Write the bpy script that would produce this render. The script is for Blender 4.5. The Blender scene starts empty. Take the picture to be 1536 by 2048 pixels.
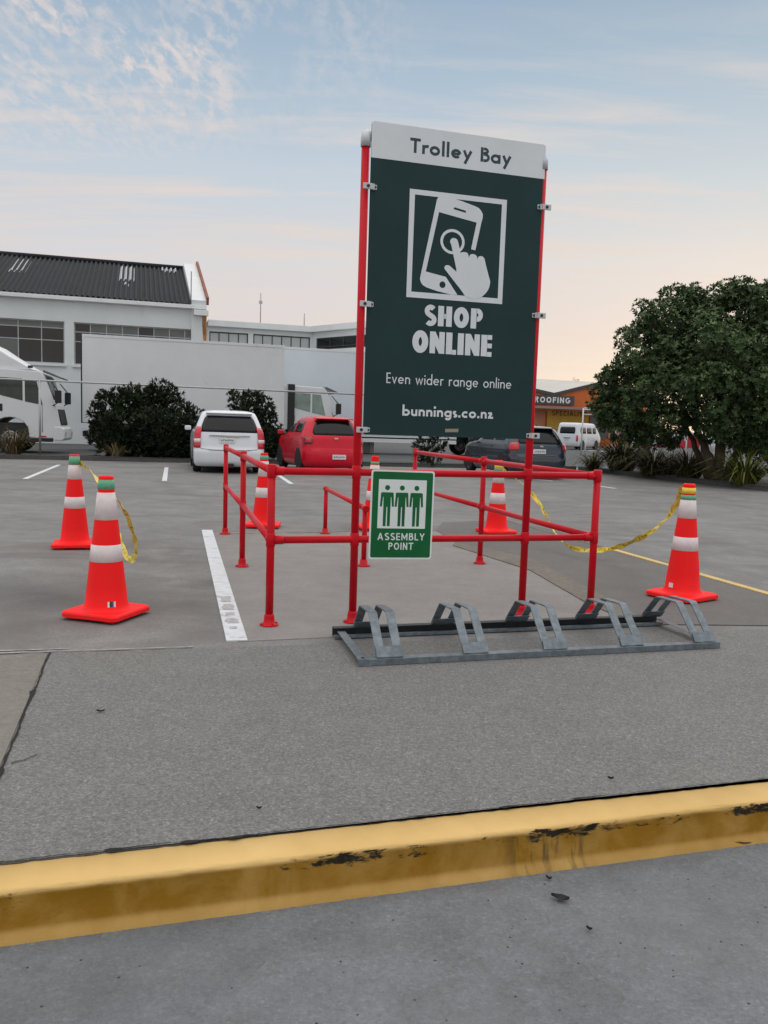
import bpy, bmesh, math, random
from mathutils import Vector, Matrix
from mathutils.geometry import tessellate_polygon
R = math.radians
random.seed(7)
scene = bpy.context.scene
COL = scene.collection

# ------------------------------------------------------------------ camera
F, PITCH, ROLL, EYE = 1667.0, 0.10225, 0.0317, 1.27
fw = Vector((0, math.cos(PITCH), -math.sin(PITCH)))
r0 = Vector((1, 0, 0)); u0 = r0.cross(fw)
rt = r0 * math.cos(ROLL) + u0 * math.sin(ROLL)
up = u0 * math.cos(ROLL) - r0 * math.sin(ROLL)
cam_data = bpy.data.cameras.new('camera'); cam = bpy.data.objects.new('camera', cam_data); COL.objects.link(cam)
M3 = Matrix((rt, up, -fw)).transposed()
cam.matrix_world = Matrix.Translation((0, 0, EYE)) @ M3.to_4x4()
cam_data.sensor_fit = 'VERTICAL'; cam_data.sensor_height = 36.0; cam_data.lens = F / 2048 * 36
cam_data.clip_start = 0.05; cam_data.clip_end = 3000
scene.camera = cam

def ray(px, py):
    return fw + rt * ((px - 768) / F) - up * ((py - 1024) / F)
def G(px, py, z=0.0):            # where the photograph's point lies on the ground
    d = ray(px, py); t = (z - EYE) / d.z
    return Vector((d.x * t, d.y * t, z))
def D(px, py, dep):              # a point at a known depth
    d = ray(px, py); t = dep / d.y
    return Vector((d.x * t, dep, EYE + d.z * t))
def on_plane(px, py, O, ang):    # (along, height) on an upright plane
    d = ray(px, py); n = Vector((-math.sin(ang), math.cos(ang), 0)); e = Vector((math.cos(ang), math.sin(ang), 0))
    o = Vector((O[0], O[1], 0)); c = Vector((0, 0, EYE))
    t = (o - c).dot(n) / d.dot(n); p = c + d * t
    return (p - o).dot(e), p.z

# ------------------------------------------------------------------ tags
def tag(o, label=None, cat=None, group=None, kind=None):
    if label: o['label'] = label
    if cat: o['category'] = cat
    if group: o['group'] = group
    if kind: o['kind'] = kind
    return o
def empty(name, loc, rz=0.0):
    o = bpy.data.objects.new(name, None); COL.objects.link(o)
    o.location = loc; o.rotation_euler = (0, 0, rz); o.empty_display_size = 0.2
    return o
def children(o):
    return [c for c in bpy.data.objects if c.parent == o]
def copy_tree(o, parent=None):
    c = o.copy(); COL.objects.link(c)
    if parent: c.parent = parent
    for ch in children(o): copy_tree(ch, c)
    return c

# ------------------------------------------------------------------ materials
MATS = {}
def nodes(name):
    m = bpy.data.materials.new(name); m.use_nodes = True
    nt = m.node_tree; b = nt.nodes['Principled BSDF']
    return m, nt, b
def nd(nt, typ, **kw):
    n = nt.nodes.new(typ)
    for k, v in kw.items():
        if k in n.inputs.keys(): n.inputs[k].default_value = v
        else: setattr(n, k, v)
    return n
def noise(nt, co, scale, detail=4, rough=0.55, dist=0.0):
    n = nd(nt, 'ShaderNodeTexNoise'); n.inputs['Scale'].default_value = scale; n.inputs['Detail'].default_value = detail
    n.inputs['Roughness'].default_value = rough; n.inputs['Distortion'].default_value = dist
    nt.links.new(co, n.inputs['Vector']); return n.outputs['Fac']
def ramp(nt, fac, stops, interp='LINEAR'):
    n = nd(nt, 'ShaderNodeValToRGB'); cr = n.color_ramp; cr.interpolation = interp
    while len(cr.elements) < len(stops): cr.elements.new(0.5)
    for e, (p, c) in zip(cr.elements, stops):
        e.position = p; e.color = (*c, 1) if len(c) == 3 else c
    nt.links.new(fac, n.inputs['Fac']); return n.outputs['Color']
def mixc(nt, fac, a, b, mode='MIX'):
    n = nd(nt, 'ShaderNodeMix'); n.data_type = 'RGBA'; n.blend_type = mode
    for sock, v in ((n.inputs['Factor'], fac), (n.inputs['A'], a), (n.inputs['B'], b)):
        pass
    def put(idx, v):
        s = n.inputs[idx]
        if isinstance(v, bpy.types.NodeSocket): nt.links.new(v, s)
        elif isinstance(v, (int, float)): s.default_value = v
        else: s.default_value = (*v, 1) if len(v) == 3 else v
    put(0, fac); put(6, a); put(7, b)
    return n.outputs[2]
def obco(nt):
    return nd(nt, 'ShaderNodeTexCoord').outputs['Object']
def bump(nt, b, h, strength=0.3, dist=0.01):
    n = nd(nt, 'ShaderNodeBump'); n.inputs['Strength'].default_value = strength; n.inputs['Distance'].default_value = dist
    nt.links.new(h, n.inputs['Height']); nt.links.new(n.outputs['Normal'], b.inputs['Normal'])
def mat(name, col, rough=0.55, metal=0.0, var=0.08, scale=6.0, spec=0.5, coat=0.0, dirt=None):
    """plain surface whose own colour wanders a little"""
    if name in MATS: return MATS[name]
    m, nt, b = nodes(name); co = obco(nt)
    f = noise(nt, co, scale, 5, 0.6)
    lo = tuple(max(0, c * (1 - var * 1.6)) for c in col); hi = tuple(min(1, c * (1 + var * 1.6)) for c in col)
    c = ramp(nt, f, [(0.25, lo), (0.75, hi)])
    if dirt:
        d = ramp(nt, noise(nt, co, dirt[1], 6, 0.65), [(dirt[2], (0, 0, 0)), (dirt[2] + 0.18, (1, 1, 1))])
        c = mixc(nt, d, c, dirt[0])
    nt.links.new(c, b.inputs['Base Color'])
    rr = nd(nt, 'ShaderNodeMapRange'); rr.inputs['To Min'].default_value = max(0.03, rough - 0.08); rr.inputs['To Max'].default_value = min(1, rough + 0.08)
    nt.links.new(f, rr.inputs['Value']); nt.links.new(rr.outputs[0], b.inputs['Roughness'])
    b.inputs['Metallic'].default_value = metal; b.inputs['Specular IOR Level'].default_value = spec
    b.inputs['Coat Weight'].default_value = coat; b.inputs['Coat Roughness'].default_value = 0.08
    MATS[name] = m; return m

def concrete(name, base, grain=160.0, grain_amt=0.35, blotch=1.2, blotch_amt=0.25, stain=None, bump_s=0.35, specks=0.0, streak=None, chips=None, spots=()):
    if name in MATS: return MATS[name]
    m, nt, b = nodes(name); co = obco(nt)
    g1 = noise(nt, co, grain, 3, 0.7); g2 = noise(nt, co, grain * 0.38, 4, 0.65)
    big = noise(nt, co, blotch, 6, 0.6, 0.4); mid = noise(nt, co, blotch * 6, 5, 0.62)
    def sc(k): return tuple(c * k for c in base)
    c = ramp(nt, big, [(0.3, sc(1 - blotch_amt)), (0.7, sc(1 + blotch_amt))])
    c = mixc(nt, 0.55, c, ramp(nt, mid, [(0.28, sc(1 - blotch_amt)), (0.72, sc(1 + blotch_amt))]))
    gm = nd(nt, 'ShaderNodeMath', operation='ADD'); nt.links.new(g1, gm.inputs[0]); nt.links.new(g2, gm.inputs[1])
    gh = nd(nt, 'ShaderNodeMath', operation='MULTIPLY'); nt.links.new(gm.outputs[0], gh.inputs[0]); gh.inputs[1].default_value = 0.5
    gr = ramp(nt, gh.outputs[0], [(0.32, (1 - grain_amt,) * 3), (0.5, (1, 1, 1)), (0.68, (1 + grain_amt * 1.1,) * 3)])
    c = mixc(nt, 1.0, c, gr, 'MULTIPLY')
    if chips:
        v = nd(nt, 'ShaderNodeTexVoronoi'); v.inputs['Scale'].default_value = chips[0]; nt.links.new(co, v.inputs['Vector'])
        sv = nd(nt, 'ShaderNodeSeparateColor'); nt.links.new(v.outputs['Color'], sv.inputs[0])
        ch = ramp(nt, sv.outputs[0], [(0.0, (1 - chips[1],) * 3), (0.25, (1 - chips[1] * .4,) * 3), (0.7, (1, 1, 1)), (0.93, (1 + chips[1] * .5,) * 3), (1.0, (1 + chips[1] * 1.5,) * 3)])
        c = mixc(nt, 1.0, c, ch, 'MULTIPLY')
    for (px_, py_, rad_, amt_, col_) in spots:
        q = G(px_, py_); ds = nd(nt, 'ShaderNodeVectorMath', operation='DISTANCE'); nt.links.new(co, ds.inputs[0]); ds.inputs[1].default_value = (q.x, q.y, 0)
        dm = nd(nt, 'ShaderNodeMath', operation='MULTIPLY_ADD'); nt.links.new(noise(nt, co, 1.8 / rad_, 6, 0.65, 0.5), dm.inputs[0]); dm.inputs[1].default_value = rad_ * 1.3; nt.links.new(ds.outputs['Value'], dm.inputs[2])
        sp_ = ramp(nt, dm.outputs[0], [(rad_ * .5 / 4, (amt_,) * 3), (rad_ * 1.6 / 4, (0, 0, 0))])
        dm2 = nd(nt, 'ShaderNodeMath', operation='MULTIPLY'); nt.links.new(dm.outputs[0], dm2.inputs[0]); dm2.inputs[1].default_value = 0.25
        nt.links.new(dm2.outputs[0], sp_.node.inputs['Fac'])
        c = mixc(nt, sp_, c, col_)
    if stain:
        for (col, sc_, th, amt) in stain:
            s = ramp(nt, noise(nt, co, sc_, 7, 0.62, 0.6), [(th, (0, 0, 0)), (th + 0.16, (amt,) * 3)])
            c = mixc(nt, s, c, col)
    if specks:
        v = nd(nt, 'ShaderNodeTexVoronoi'); v.inputs['Scale'].default_value = 26; nt.links.new(co, v.inputs['Vector'])
        s = ramp(nt, v.outputs['Distance'], [(0.0, (1, 1, 1)), (specks, (1, 1, 1)), (specks + 0.03, (0, 0, 0))])
        gate = ramp(nt, noise(nt, co, 9, 2), [(0.52, (0, 0, 0)), (0.56, (1, 1, 1))])
        s = mixc(nt, 1.0, s, gate, 'MULTIPLY')
        c = mixc(nt, s, c, (0.04, 0.038, 0.036))
    if streak:
        w = nd(nt, 'ShaderNodeMapping'); w.inputs['Rotation'].default_value = (0, 0, streak[1]); w.inputs['Scale'].default_value = (0.35, 4, 1)
        nt.links.new(co, w.inputs['Vector'])
        s = ramp(nt, noise(nt, w.outputs[0], streak[2], 5, 0.6), [(0.5, (0, 0, 0)), (0.72, (0.6,) * 3)])
        c = mixc(nt, s, c, streak[0])
    nt.links.new(c, b.inputs['Base Color'])
    b.inputs['Roughness'].default_value = 0.82; b.inputs['Specular IOR Level'].default_value = 0.35
    bump(nt, b, gh.outputs[0], bump_s, 0.006)
    MATS[name] = m; return m

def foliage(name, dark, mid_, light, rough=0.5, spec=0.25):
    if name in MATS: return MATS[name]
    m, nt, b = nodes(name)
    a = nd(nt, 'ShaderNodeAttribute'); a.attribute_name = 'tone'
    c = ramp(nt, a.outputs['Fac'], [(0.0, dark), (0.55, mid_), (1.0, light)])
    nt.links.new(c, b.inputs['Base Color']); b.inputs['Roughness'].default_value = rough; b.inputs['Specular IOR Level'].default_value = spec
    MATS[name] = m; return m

RED = mat('red paint', (0.56, 0.004, 0.014), 0.36, var=0.08, scale=9, spec=0.2, coat=0.0, dirt=((0.22, 0.02, 0.02), 14, 0.66))
CONE = mat('fluorescent orange plastic', (1.0, 0.016, 0.018), 0.5, var=0.0, scale=8, spec=0.15, dirt=((0.52, 0.045, 0.04), 13, 0.58))
BAND = mat('reflective white sheeting', (0.74, 0.66, 0.67), 0.4, var=0.06, scale=20, dirt=((0.5, 0.4, 0.4), 16, 0.66))
GREEN_TAPE = mat('faded green tape', (0.12, 0.40, 0.24), 0.5, var=0.15, scale=40)
YTAPE = mat('yellow tape', (0.82, 0.62, 0.06), 0.4, var=0.12, scale=30)
YTAPE_PALE = mat('pale tape back', (0.66, 0.58, 0.26), 0.45, var=0.1, scale=30)
INK = mat('black ink', (0.035, 0.03, 0.02), 0.5)
GALV = mat('galvanised steel', (0.155, 0.19, 0.215), 0.45, 0.35, var=0.25, scale=24, dirt=((0.10, 0.12, 0.135), 9, 0.55))
GALV_DARK = mat('dark galvanised steel', (0.035, 0.04, 0.045), 0.6, 0.4, var=0.2, scale=20)  # shadow side of the rack's back angle put into this dark colour
ALU = mat('grey cap metal', (0.52, 0.55, 0.57), 0.4, 0.2, var=0.06)
SIGN_GREEN = mat('dark green sign sheet', (0.013, 0.040, 0.043), 0.5, var=0.10, scale=2.2, coat=0.0, spec=0.22)
SIGN_WHITE = mat('white sign vinyl', (0.70, 0.74, 0.77), 0.4, var=0.03, scale=5)
SIGN_INK = mat('dark sign lettering', (0.018, 0.045, 0.055), 0.45, var=0.03)
SIGN_BACK = mat('bare sign back', (0.4, 0.42, 0.43), 0.45, 0.4)
STICKER = mat('tan sticker', (0.30, 0.26, 0.2), 0.5)
ASM_GREEN = mat('safety green sheet', (0.004, 0.12, 0.036), 0.35, var=0.15, scale=5, spec=0.25)
ASM_WHITE = mat('safety white sheet', (0.72, 0.78, 0.78), 0.35, var=0.03)
YELLOW = None
WHITE_PAINT = mat('worn white line paint', (0.62, 0.65, 0.68), 0.7, var=0.08, scale=12, dirt=((0.22, 0.22, 0.22), 7, 0.58))
LINE_YELLOW = mat('worn yellow line paint', (0.62, 0.45, 0.17), 0.75, var=0.1, scale=10, dirt=((0.27, 0.25, 0.21), 5, 0.56))
CAR_WHITE = mat('white car paint', (0.72, 0.75, 0.80), 0.25, var=0.02, coat=0.6)
CAR_RED = mat('red car paint', (0.62, 0.005, 0.026), 0.25, var=0.03, spec=0.3, coat=0.2)
CAR_BLUE = mat('slate blue car paint', (0.018, 0.028, 0.042), 0.25, 0.1, var=0.05, coat=0.7)
GLASS = mat('tinted car glass', (0.006, 0.008, 0.011), 0.08, var=0.1, spec=0.35)
GLASS_GREEN = mat('green tinted cab glass', (0.018, 0.034, 0.036), 0.1, var=0.4, scale=2.5, spec=0.5)
LIGHT_RED = mat('red lamp plastic', (0.55, 0.012, 0.03), 0.15, var=0.15, scale=20, coat=0.5)
LIGHT_CLEAR = mat('clear lamp plastic', (0.66, 0.62, 0.60), 0.15, var=0.08, coat=0.5)
LIGHT_DARK = mat('smoked lamp plastic', (0.2, 0.02, 0.015), 0.15, var=0.25, scale=16, coat=0.5)
RUBBER = mat('tyre rubber', (0.014, 0.014, 0.015), 0.8, var=0.2)
BLACK = mat('black trim', (0.012, 0.012, 0.013), 0.55, var=0.1)
RIM = mat('wheel alloy', (0.42, 0.44, 0.46), 0.35, 0.6)
CHROME = mat('chrome trim', (0.62, 0.63, 0.65), 0.15, 0.9)
PLATE = mat('number plate', (0.70, 0.72, 0.74), 0.4)
TRUCK_WHITE = mat('white truck body', (0.70, 0.73, 0.745), 0.45, var=0.03, scale=1.1, dirt=((0.52, 0.54, 0.55), 1.3, 0.62))
TRUCK_BLUE = mat('cool white box panel', (0.66, 0.73, 0.78), 0.4, var=0.03, scale=0.8)
WALL = mat('white painted wall', (0.70, 0.735, 0.745), 0.75, var=0.05, scale=0.8, dirt=((0.50, 0.52, 0.53), 0.9, 0.62))
WALL_TRIM = mat('pale fascia', (0.74, 0.77, 0.77), 0.6, var=0.04, scale=2)
ROOF_DARK = mat('dark corrugated sheet', (0.020, 0.023, 0.029), 0.7, var=0.3, scale=1.2, spec=0.2, dirt=((0.055, 0.055, 0.06), 2.2, 0.6))
ROOFLIGHT = mat('translucent roof sheet', (0.42, 0.43, 0.46), 0.5, var=0.15, scale=3)
RUST = mat('rusty barge flashing', (0.25, 0.085, 0.05), 0.8, var=0.3, scale=5)
RUST_RUN = mat('rust run', (0.42, 0.17, 0.06), 0.85, var=0.4, scale=4)
WIN_DARK = mat('workshop glass', (0.008, 0.012, 0.018), 0.12, var=0.5, scale=0.7, spec=0.5)
WIN_GREY = mat('grey reflecting glass', (0.12, 0.135, 0.13), 0.3, var=0.12, scale=1.2)  # grey reflections in the workshop panes put into the colour
WIN_PALE = mat('pale reflecting glass', (0.50, 0.53, 0.54), 0.4, var=0.08, scale=0.9)  # white reflections in the annex panes put into this pale colour
WIN_FRAME = mat('window frame', (0.42, 0.45, 0.46), 0.5)
FRAME_DARK = mat('dark window frame', (0.05, 0.055, 0.06), 0.5)
POLE = mat('galvanised pipe', (0.42, 0.44, 0.45), 0.5, 0.4, var=0.1)
ORANGE = mat('orange shop wall', (0.52, 0.13, 0.028), 0.7, var=0.08, scale=0.8)
ORANGE_PALE = mat('faded orange shopfront', (0.55, 0.23, 0.13), 0.6, var=0.12, scale=0.6)
SHOP_YELLOW = mat('yellow shop sign', (0.62, 0.36, 0.05), 0.6, var=0.08, scale=1.2)
ROOF_GREY = mat('pale grey roof', (0.52, 0.50, 0.46), 0.7, var=0.06, scale=0.6)
SHED_BLUE = mat('blue grey cladding', (0.33, 0.38, 0.41), 0.7, var=0.08, scale=0.6)
BANNER_RED = mat('red banner', (0.50, 0.03, 0.055), 0.6, var=0.12, scale=1.2)
BANNER_BLUE = mat('blue banner swoosh', (0.06, 0.09, 0.24), 0.6, var=0.1)
BARK = mat('brown bark', (0.10, 0.075, 0.055), 0.9, var=0.3, scale=9)
MULCH = concrete('bark mulch', (0.035, 0.03, 0.024), 60, 0.6, 2, 0.4, bump_s=1.0)
LEAF_TREE = foliage('dark leathery leaves', (0.011, 0.022, 0.008), (0.052, 0.094, 0.032), (0.18, 0.25, 0.105))
LEAF_BUSH = foliage('olive bush leaves', (0.006, 0.011, 0.005), (0.018, 0.032, 0.012), (0.065, 0.092, 0.036))
LEAF_FLAX = foliage('flax blades', (0.040, 0.036, 0.014), (0.085, 0.080, 0.032), (0.165, 0.155, 0.065), 0.75, 0.08)
LEAF_FLAX_Y = foliage('yellow green blades', (0.025, 0.034, 0.010), (0.085, 0.105, 0.022), (0.20, 0.215, 0.06), 0.75, 0.08)
LEAF_DRY = foliage('dry grass blades', (0.05, 0.042, 0.018), (0.13, 0.105, 0.05), (0.28, 0.23, 0.13), 0.8, 0.08)

# ------------------------------------------------------------------ mesh builder
class MB:
    def __init__(s): s.v = []; s.f = []; s.mi = []; s.sm = []; s.tone = None
    def add(s, vs, fs, mi=0, smooth=False):
        o = len(s.v); s.v += [tuple(p) for p in vs]
        for f in fs: s.f.append(tuple(i + o for i in f)); s.mi.append(mi); s.sm.append(smooth)
    def box(s, c, d, mi=0, rot=None):
        x, y, z = d[0] / 2, d[1] / 2, d[2] / 2
        vs = [Vector((a * x, b * y, e * z)) for e in (-1, 1) for a, b in ((-1, -1), (1, -1), (1, 1), (-1, 1))]
        if rot is not None: vs = [rot @ p for p in vs]
        vs = [p + Vector(c) for p in vs]
        s.add(vs, [(3, 2, 1, 0), (4, 5, 6, 7), (0, 1, 5, 4), (1, 2, 6, 5), (2, 3, 7, 6), (3, 0, 4, 7)], mi)
    def rng(s, x0, x1, y0, y1, z0, z1, mi=0):
        s.box(((x0 + x1) / 2, (y0 + y1) / 2, (z0 + z1) / 2), (abs(x1 - x0), abs(y1 - y0), abs(z1 - z0)), mi)
    def path(s, pts, rad, n=12, mi=0, caps=True):
        pts = [Vector(p) for p in pts]; rads = rad if isinstance(rad, (list, tuple)) else [rad] * len(pts)
        T = []
        for i in range(len(pts)):
            a = pts[max(i - 1, 0)]; b = pts[min(i + 1, len(pts) - 1)]
            T.append((b - a).normalized())
        ref = Vector((0, 0, 1)) if abs(T[0].z) < 0.9 else Vector((1, 0, 0))
        N = (ref - T[0] * ref.dot(T[0])).normalized()
        vs = []
        for i, p in enumerate(pts):
            N = (N - T[i] * N.dot(T[i])).normalized(); B = T[i].cross(N)
            for k in range(n):
                a = 2 * math.pi * k / n
                vs.append(p + (N * math.cos(a) + B * math.sin(a)) * rads[i])
        fs = [(i * n + k, i * n + (k + 1) % n, (i + 1) * n + (k + 1) % n, (i + 1) * n + k) for i in range(len(pts) - 1) for k in range(n)]
        s.add(vs, fs, mi, True)
        if caps:
            s.add(vs[:n], [tuple(range(n))[::-1]], mi); s.add(vs[-n:], [tuple(range(n))], mi)
    def lathe(s, prof, n=32, mi=0, origin=(0, 0, 0), smooth=True):
        o = Vector(origin); vs = []
        for r, z in prof:
            for k in range(n):
                a = 2 * math.pi * k / n; vs.append(o + Vector((r * math.cos(a), r * math.sin(a), z)))
        fs = [(i * n + k, i * n + (k + 1) % n, (i + 1) * n + (k + 1) % n, (i + 1) * n + k) for i in range(len(prof) - 1) for k in range(n)]
        s.add(vs, fs, mi, smooth)
    def poly(s, pts, mi=0):      # flat polygon of any outline, 3-D points
        tris = tessellate_polygon([[Vector(p) for p in pts]])
        s.add(pts, [tuple(t) for t in tris], mi)
    def prism(s, outline, to3, depth, mi=0, back=True):
        """outline (a,b) pairs; to3(a,b,d) -> point; d from 0 to depth"""
        n = len(outline); A = [Vector(to3(a, b, 0)) for a, b in outline]; B = [Vector(to3(a, b, depth)) for a, b in outline]
        tris = [tuple(t) for t in tessellate_polygon([[Vector((a, b, 0)) for a, b in outline]])]
        s.add(A + B, tris + [tuple(i + n for i in t[::-1]) for t in tris] + [(i, (i + 1) % n, n + (i + 1) % n, n + i) for i in range(n)], mi)
    def ribbon(s, pts, w, to3, mi=0, closed=False):
        """flat stroke of width w along 2-D points"""
        P = [Vector((p[0], p[1])) for p in pts]; n = len(P); vs = []
        for i in range(n):
            a = P[i - 1] if (i > 0 or closed) else P[i]; b = P[(i + 1) % n] if (i < n - 1 or closed) else P[i]
            d1 = (P[i] - a); d2 = (b - P[i])
            if d1.length < 1e-9: d1 = d2
            if d2.length < 1e-9: d2 = d1
            d1.normalize(); d2.normalize()
            t = (d1 + d2)
            if t.length < 1e-6: t = d1
            t.normalize(); nn = Vector((-t.y, t.x)); k = 1 / max(0.45, nn.dot(Vector((-d1.y, d1.x))))
            vs += [to3(*(P[i] + nn * (w / 2 * k))), to3(*(P[i] - nn * (w / 2 * k)))]
        m = n if closed else n - 1
        s.add(vs, [(2 * i, 2 * i + 1, 2 * ((i + 1) % n) + 1, 2 * ((i + 1) % n)) for i in range(m)], mi)
    def build(s, name, mats, parent=None, bevel=0.0, weld=True, kind=None, fixn=True, loc=None):
        me = bpy.data.meshes.new(name); me.from_pydata(s.v, [], s.f)
        mats = mats if isinstance(mats, (list, tuple)) else [mats]
        for m in mats: me.materials.append(m)
        me.polygons.foreach_set('material_index', s.mi); me.polygons.foreach_set('use_smooth', s.sm)
        if s.tone:
            a = me.attributes.new('tone', 'FLOAT', 'FACE'); a.data.foreach_set('value', s.tone)
        if weld or bevel:
            bm = bmesh.new(); bm.from_mesh(me)
            if weld: bmesh.ops.remove_doubles(bm, verts=bm.verts, dist=1e-5)
            if fixn: bmesh.ops.recalc_face_normals(bm, faces=bm.faces)
            if bevel:
                ed = [e for e in bm.edges if len(e.link_faces) == 2 and e.calc_face_angle(0) > 0.5]
                bmesh.ops.bevel(bm, geom=ed, offset=bevel, segments=2, affect='EDGES', profile=0.6)
            bm.to_mesh(me); bm.free()
        me.update()
        o = bpy.data.objects.new(name, me); COL.objects.link(o)
        if parent: o.parent = parent
        if loc is not None: o.location = loc
        if kind: o['kind'] = kind
        return o

def sheet(name, pts, z, m, kind='structure'):
    b = MB(); b.poly([(p[0], p[1], z) for p in pts]); n = len(pts)
    if z > 0:      # a real edge, so that no gap shows beneath it
        b.add([(p[0], p[1], z) for p in pts] + [(p[0], p[1], -.03) for p in pts], [(i, (i + 1) % n, n + (i + 1) % n, n + i) for i in range(n)])
    o = b.build(name, m, fixn=False); 
    me = o.data
    if me.polygons and me.polygons[0].normal.z < 0: me.flip_normals()
    if kind: o['kind'] = kind
    return o

# ------------------------------------------------------------------ directions of the place
AU = R(16.4); AV = R(104.3)
U = Vector((math.cos(AU), math.sin(AU), 0)); V = Vector((math.cos(AV), math.sin(AV), 0))
def V3(p, z=0.0): return Vector((p[0], p[1], z))

# ------------------------------------------------------------------ sky
SUN_EL, SUN_AZ = 4.0, 25.0      # low sun ahead and a little to the side
world = bpy.data.worlds.new('World'); scene.world = world; world.use_nodes = True
nt = world.node_tree; bg = nt.nodes['Background']
tc = nd(nt, 'ShaderNodeTexCoord'); sep = nd(nt, 'ShaderNodeSeparateXYZ'); nt.links.new(tc.outputs['Generated'], sep.inputs[0])
grad = ramp(nt, sep.outputs['Z'], [(0.0, (0.92, 0.79, 0.66)), (0.05, (0.91, 0.82, 0.72)), (0.115, (0.85, 0.77, 0.745)), (0.19, (0.80, 0.785, 0.79)),
    (0.27, (0.65, 0.73, 0.80)), (0.37, (0.47, 0.60, 0.72)), (0.455, (0.36, 0.49, 0.63)), (0.53, (0.62, 0.68, 0.74)), (0.62, (1.05, 1.07, 1.09)), (1.0, (1.5, 1.48, 1.47))])  # unseen sky overhead brightened as fill for the ground
# a little duller away from the glow; unseen sky behind is brightened as fill
dotn = nd(nt, 'ShaderNodeVectorMath', operation='DOT_PRODUCT'); nt.links.new(tc.outputs['Generated'], dotn.inputs[0])
dotn.inputs[1].default_value = (math.sin(R(SUN_AZ)), math.cos(R(SUN_AZ)), 0)
gl = ramp(nt, dotn.outputs['Value'], [(0.0, (1.24, 1.19, 1.15)), (0.36, (1.19, 1.14, 1.11)), (0.54, (0.92, 0.93, 0.96)), (0.85, (0.97, 0.97, 0.985)), (1.0, (1.02, 1.0, 0.96))])
skyc = mixc(nt, 1.0, grad, gl, 'MULTIPLY')
# high thin clouds on a flat layer overhead
zc = nd(nt, 'ShaderNodeMath', operation='ADD'); nt.links.new(sep.outputs['Z'], zc.inputs[0]); zc.inputs[1].default_value = 0.10
dv = nd(nt, 'ShaderNodeVectorMath', operation='DIVIDE'); nt.links.new(tc.outputs['Generated'], dv.inputs[0])
cmb = nd(nt, 'ShaderNodeCombineXYZ')
for k in range(3): nt.links.new(zc.outputs[0], cmb.inputs[k])
nt.links.new(cmb.outputs[0], dv.inputs[1])
def cloudlayer(rot, scl, nscale, detail, lo, hi, amt, dist=0.3):
    mp = nd(nt, 'ShaderNodeMapping'); mp.inputs['Rotation'].default_value = (0, 0, R(rot)); mp.inputs['Scale'].default_value = scl
    nt.links.new(dv.outputs[0], mp.inputs['Vector'])
    return ramp(nt, noise(nt, mp.outputs[0], nscale, detail, 0.6, dist), [(lo, (0, 0, 0)), (hi, (amt,) * 3)])
rip = cloudlayer(62, (2.2, 1.0, 1), 15, 5, 0.42, 0.64, 0.95, 0.3)
rip2 = cloudlayer(20, (1.2, .8, 1), 2.6, 3, 0.36, 0.58, 1.0, 0.2)
rip = mixc(nt, 1.0, rip, rip2, 'MULTIPLY')
msk_map = nd(nt, 'ShaderNodeVectorMath', operation='DISTANCE'); nt.links.new(dv.outputs[0], msk_map.inputs[0]); msk_map.inputs[1].default_value = (-0.72, 1.78, 0.83)
msk = ramp(nt, msk_map.outputs['Value'], [(0.22, (1, 1, 1)), (0.80, (0, 0, 0))])
rip = mixc(nt, 1.0, rip, msk, 'MULTIPLY')
stk = cloudlayer(-10, (0.50, 2.2, 1), 2.6, 8, 0.47, 0.70, 0.85, 0.35)
lowm = ramp(nt, sep.outputs['Z'], [(0.05, (0.5, 0.5, 0.5)), (0.18, (1, 1, 1)), (0.34, (0.7, 0.7, 0.7)), (0.42, (0.15, 0.15, 0.15))])
stk = mixc(nt, 1.0, stk, lowm, 'MULTIPLY')
skyc = mixc(nt, stk, skyc, (0.86, 0.75, 0.69))
skyc = mixc(nt, rip, skyc, (0.84, 0.75, 0.72))
nis = nd(nt, 'ShaderNodeTexSky'); nis.sky_type = 'NISHITA'; nis.sun_disc = False
nis.sun_elevation = R(SUN_EL); nis.sun_rotation = R(SUN_AZ); nis.dust_density = 1.0
nisx = mixc(nt, 1.0, nis.outputs['Color'], (0.06, 0.06, 0.06), 'MULTIPLY')
skyc = mixc(nt, 0.12, skyc, nisx)
nt.links.new(skyc, bg.inputs['Color']); bg.inputs['Strength'].default_value = 1.0

sl = bpy.data.lights.new('sun', 'SUN'); sl.energy = 0.5; sl.angle = R(60); sl.color = (1.0, 0.93, 0.84)
so = bpy.data.objects.new('sun', sl); COL.objects.link(so)
sd = Vector((math.sin(R(SUN_AZ)) * 0.9, math.cos(R(SUN_AZ)) * 0.9, 0.85))
so.rotation_euler = sd.to_track_quat('Z', 'Y').to_euler()

scene.view_settings.view_transform = 'Standard'; scene.view_settings.look = 'None'
scene.view_settings.exposure = 0.0; scene.view_settings.gamma = 1.0

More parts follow.
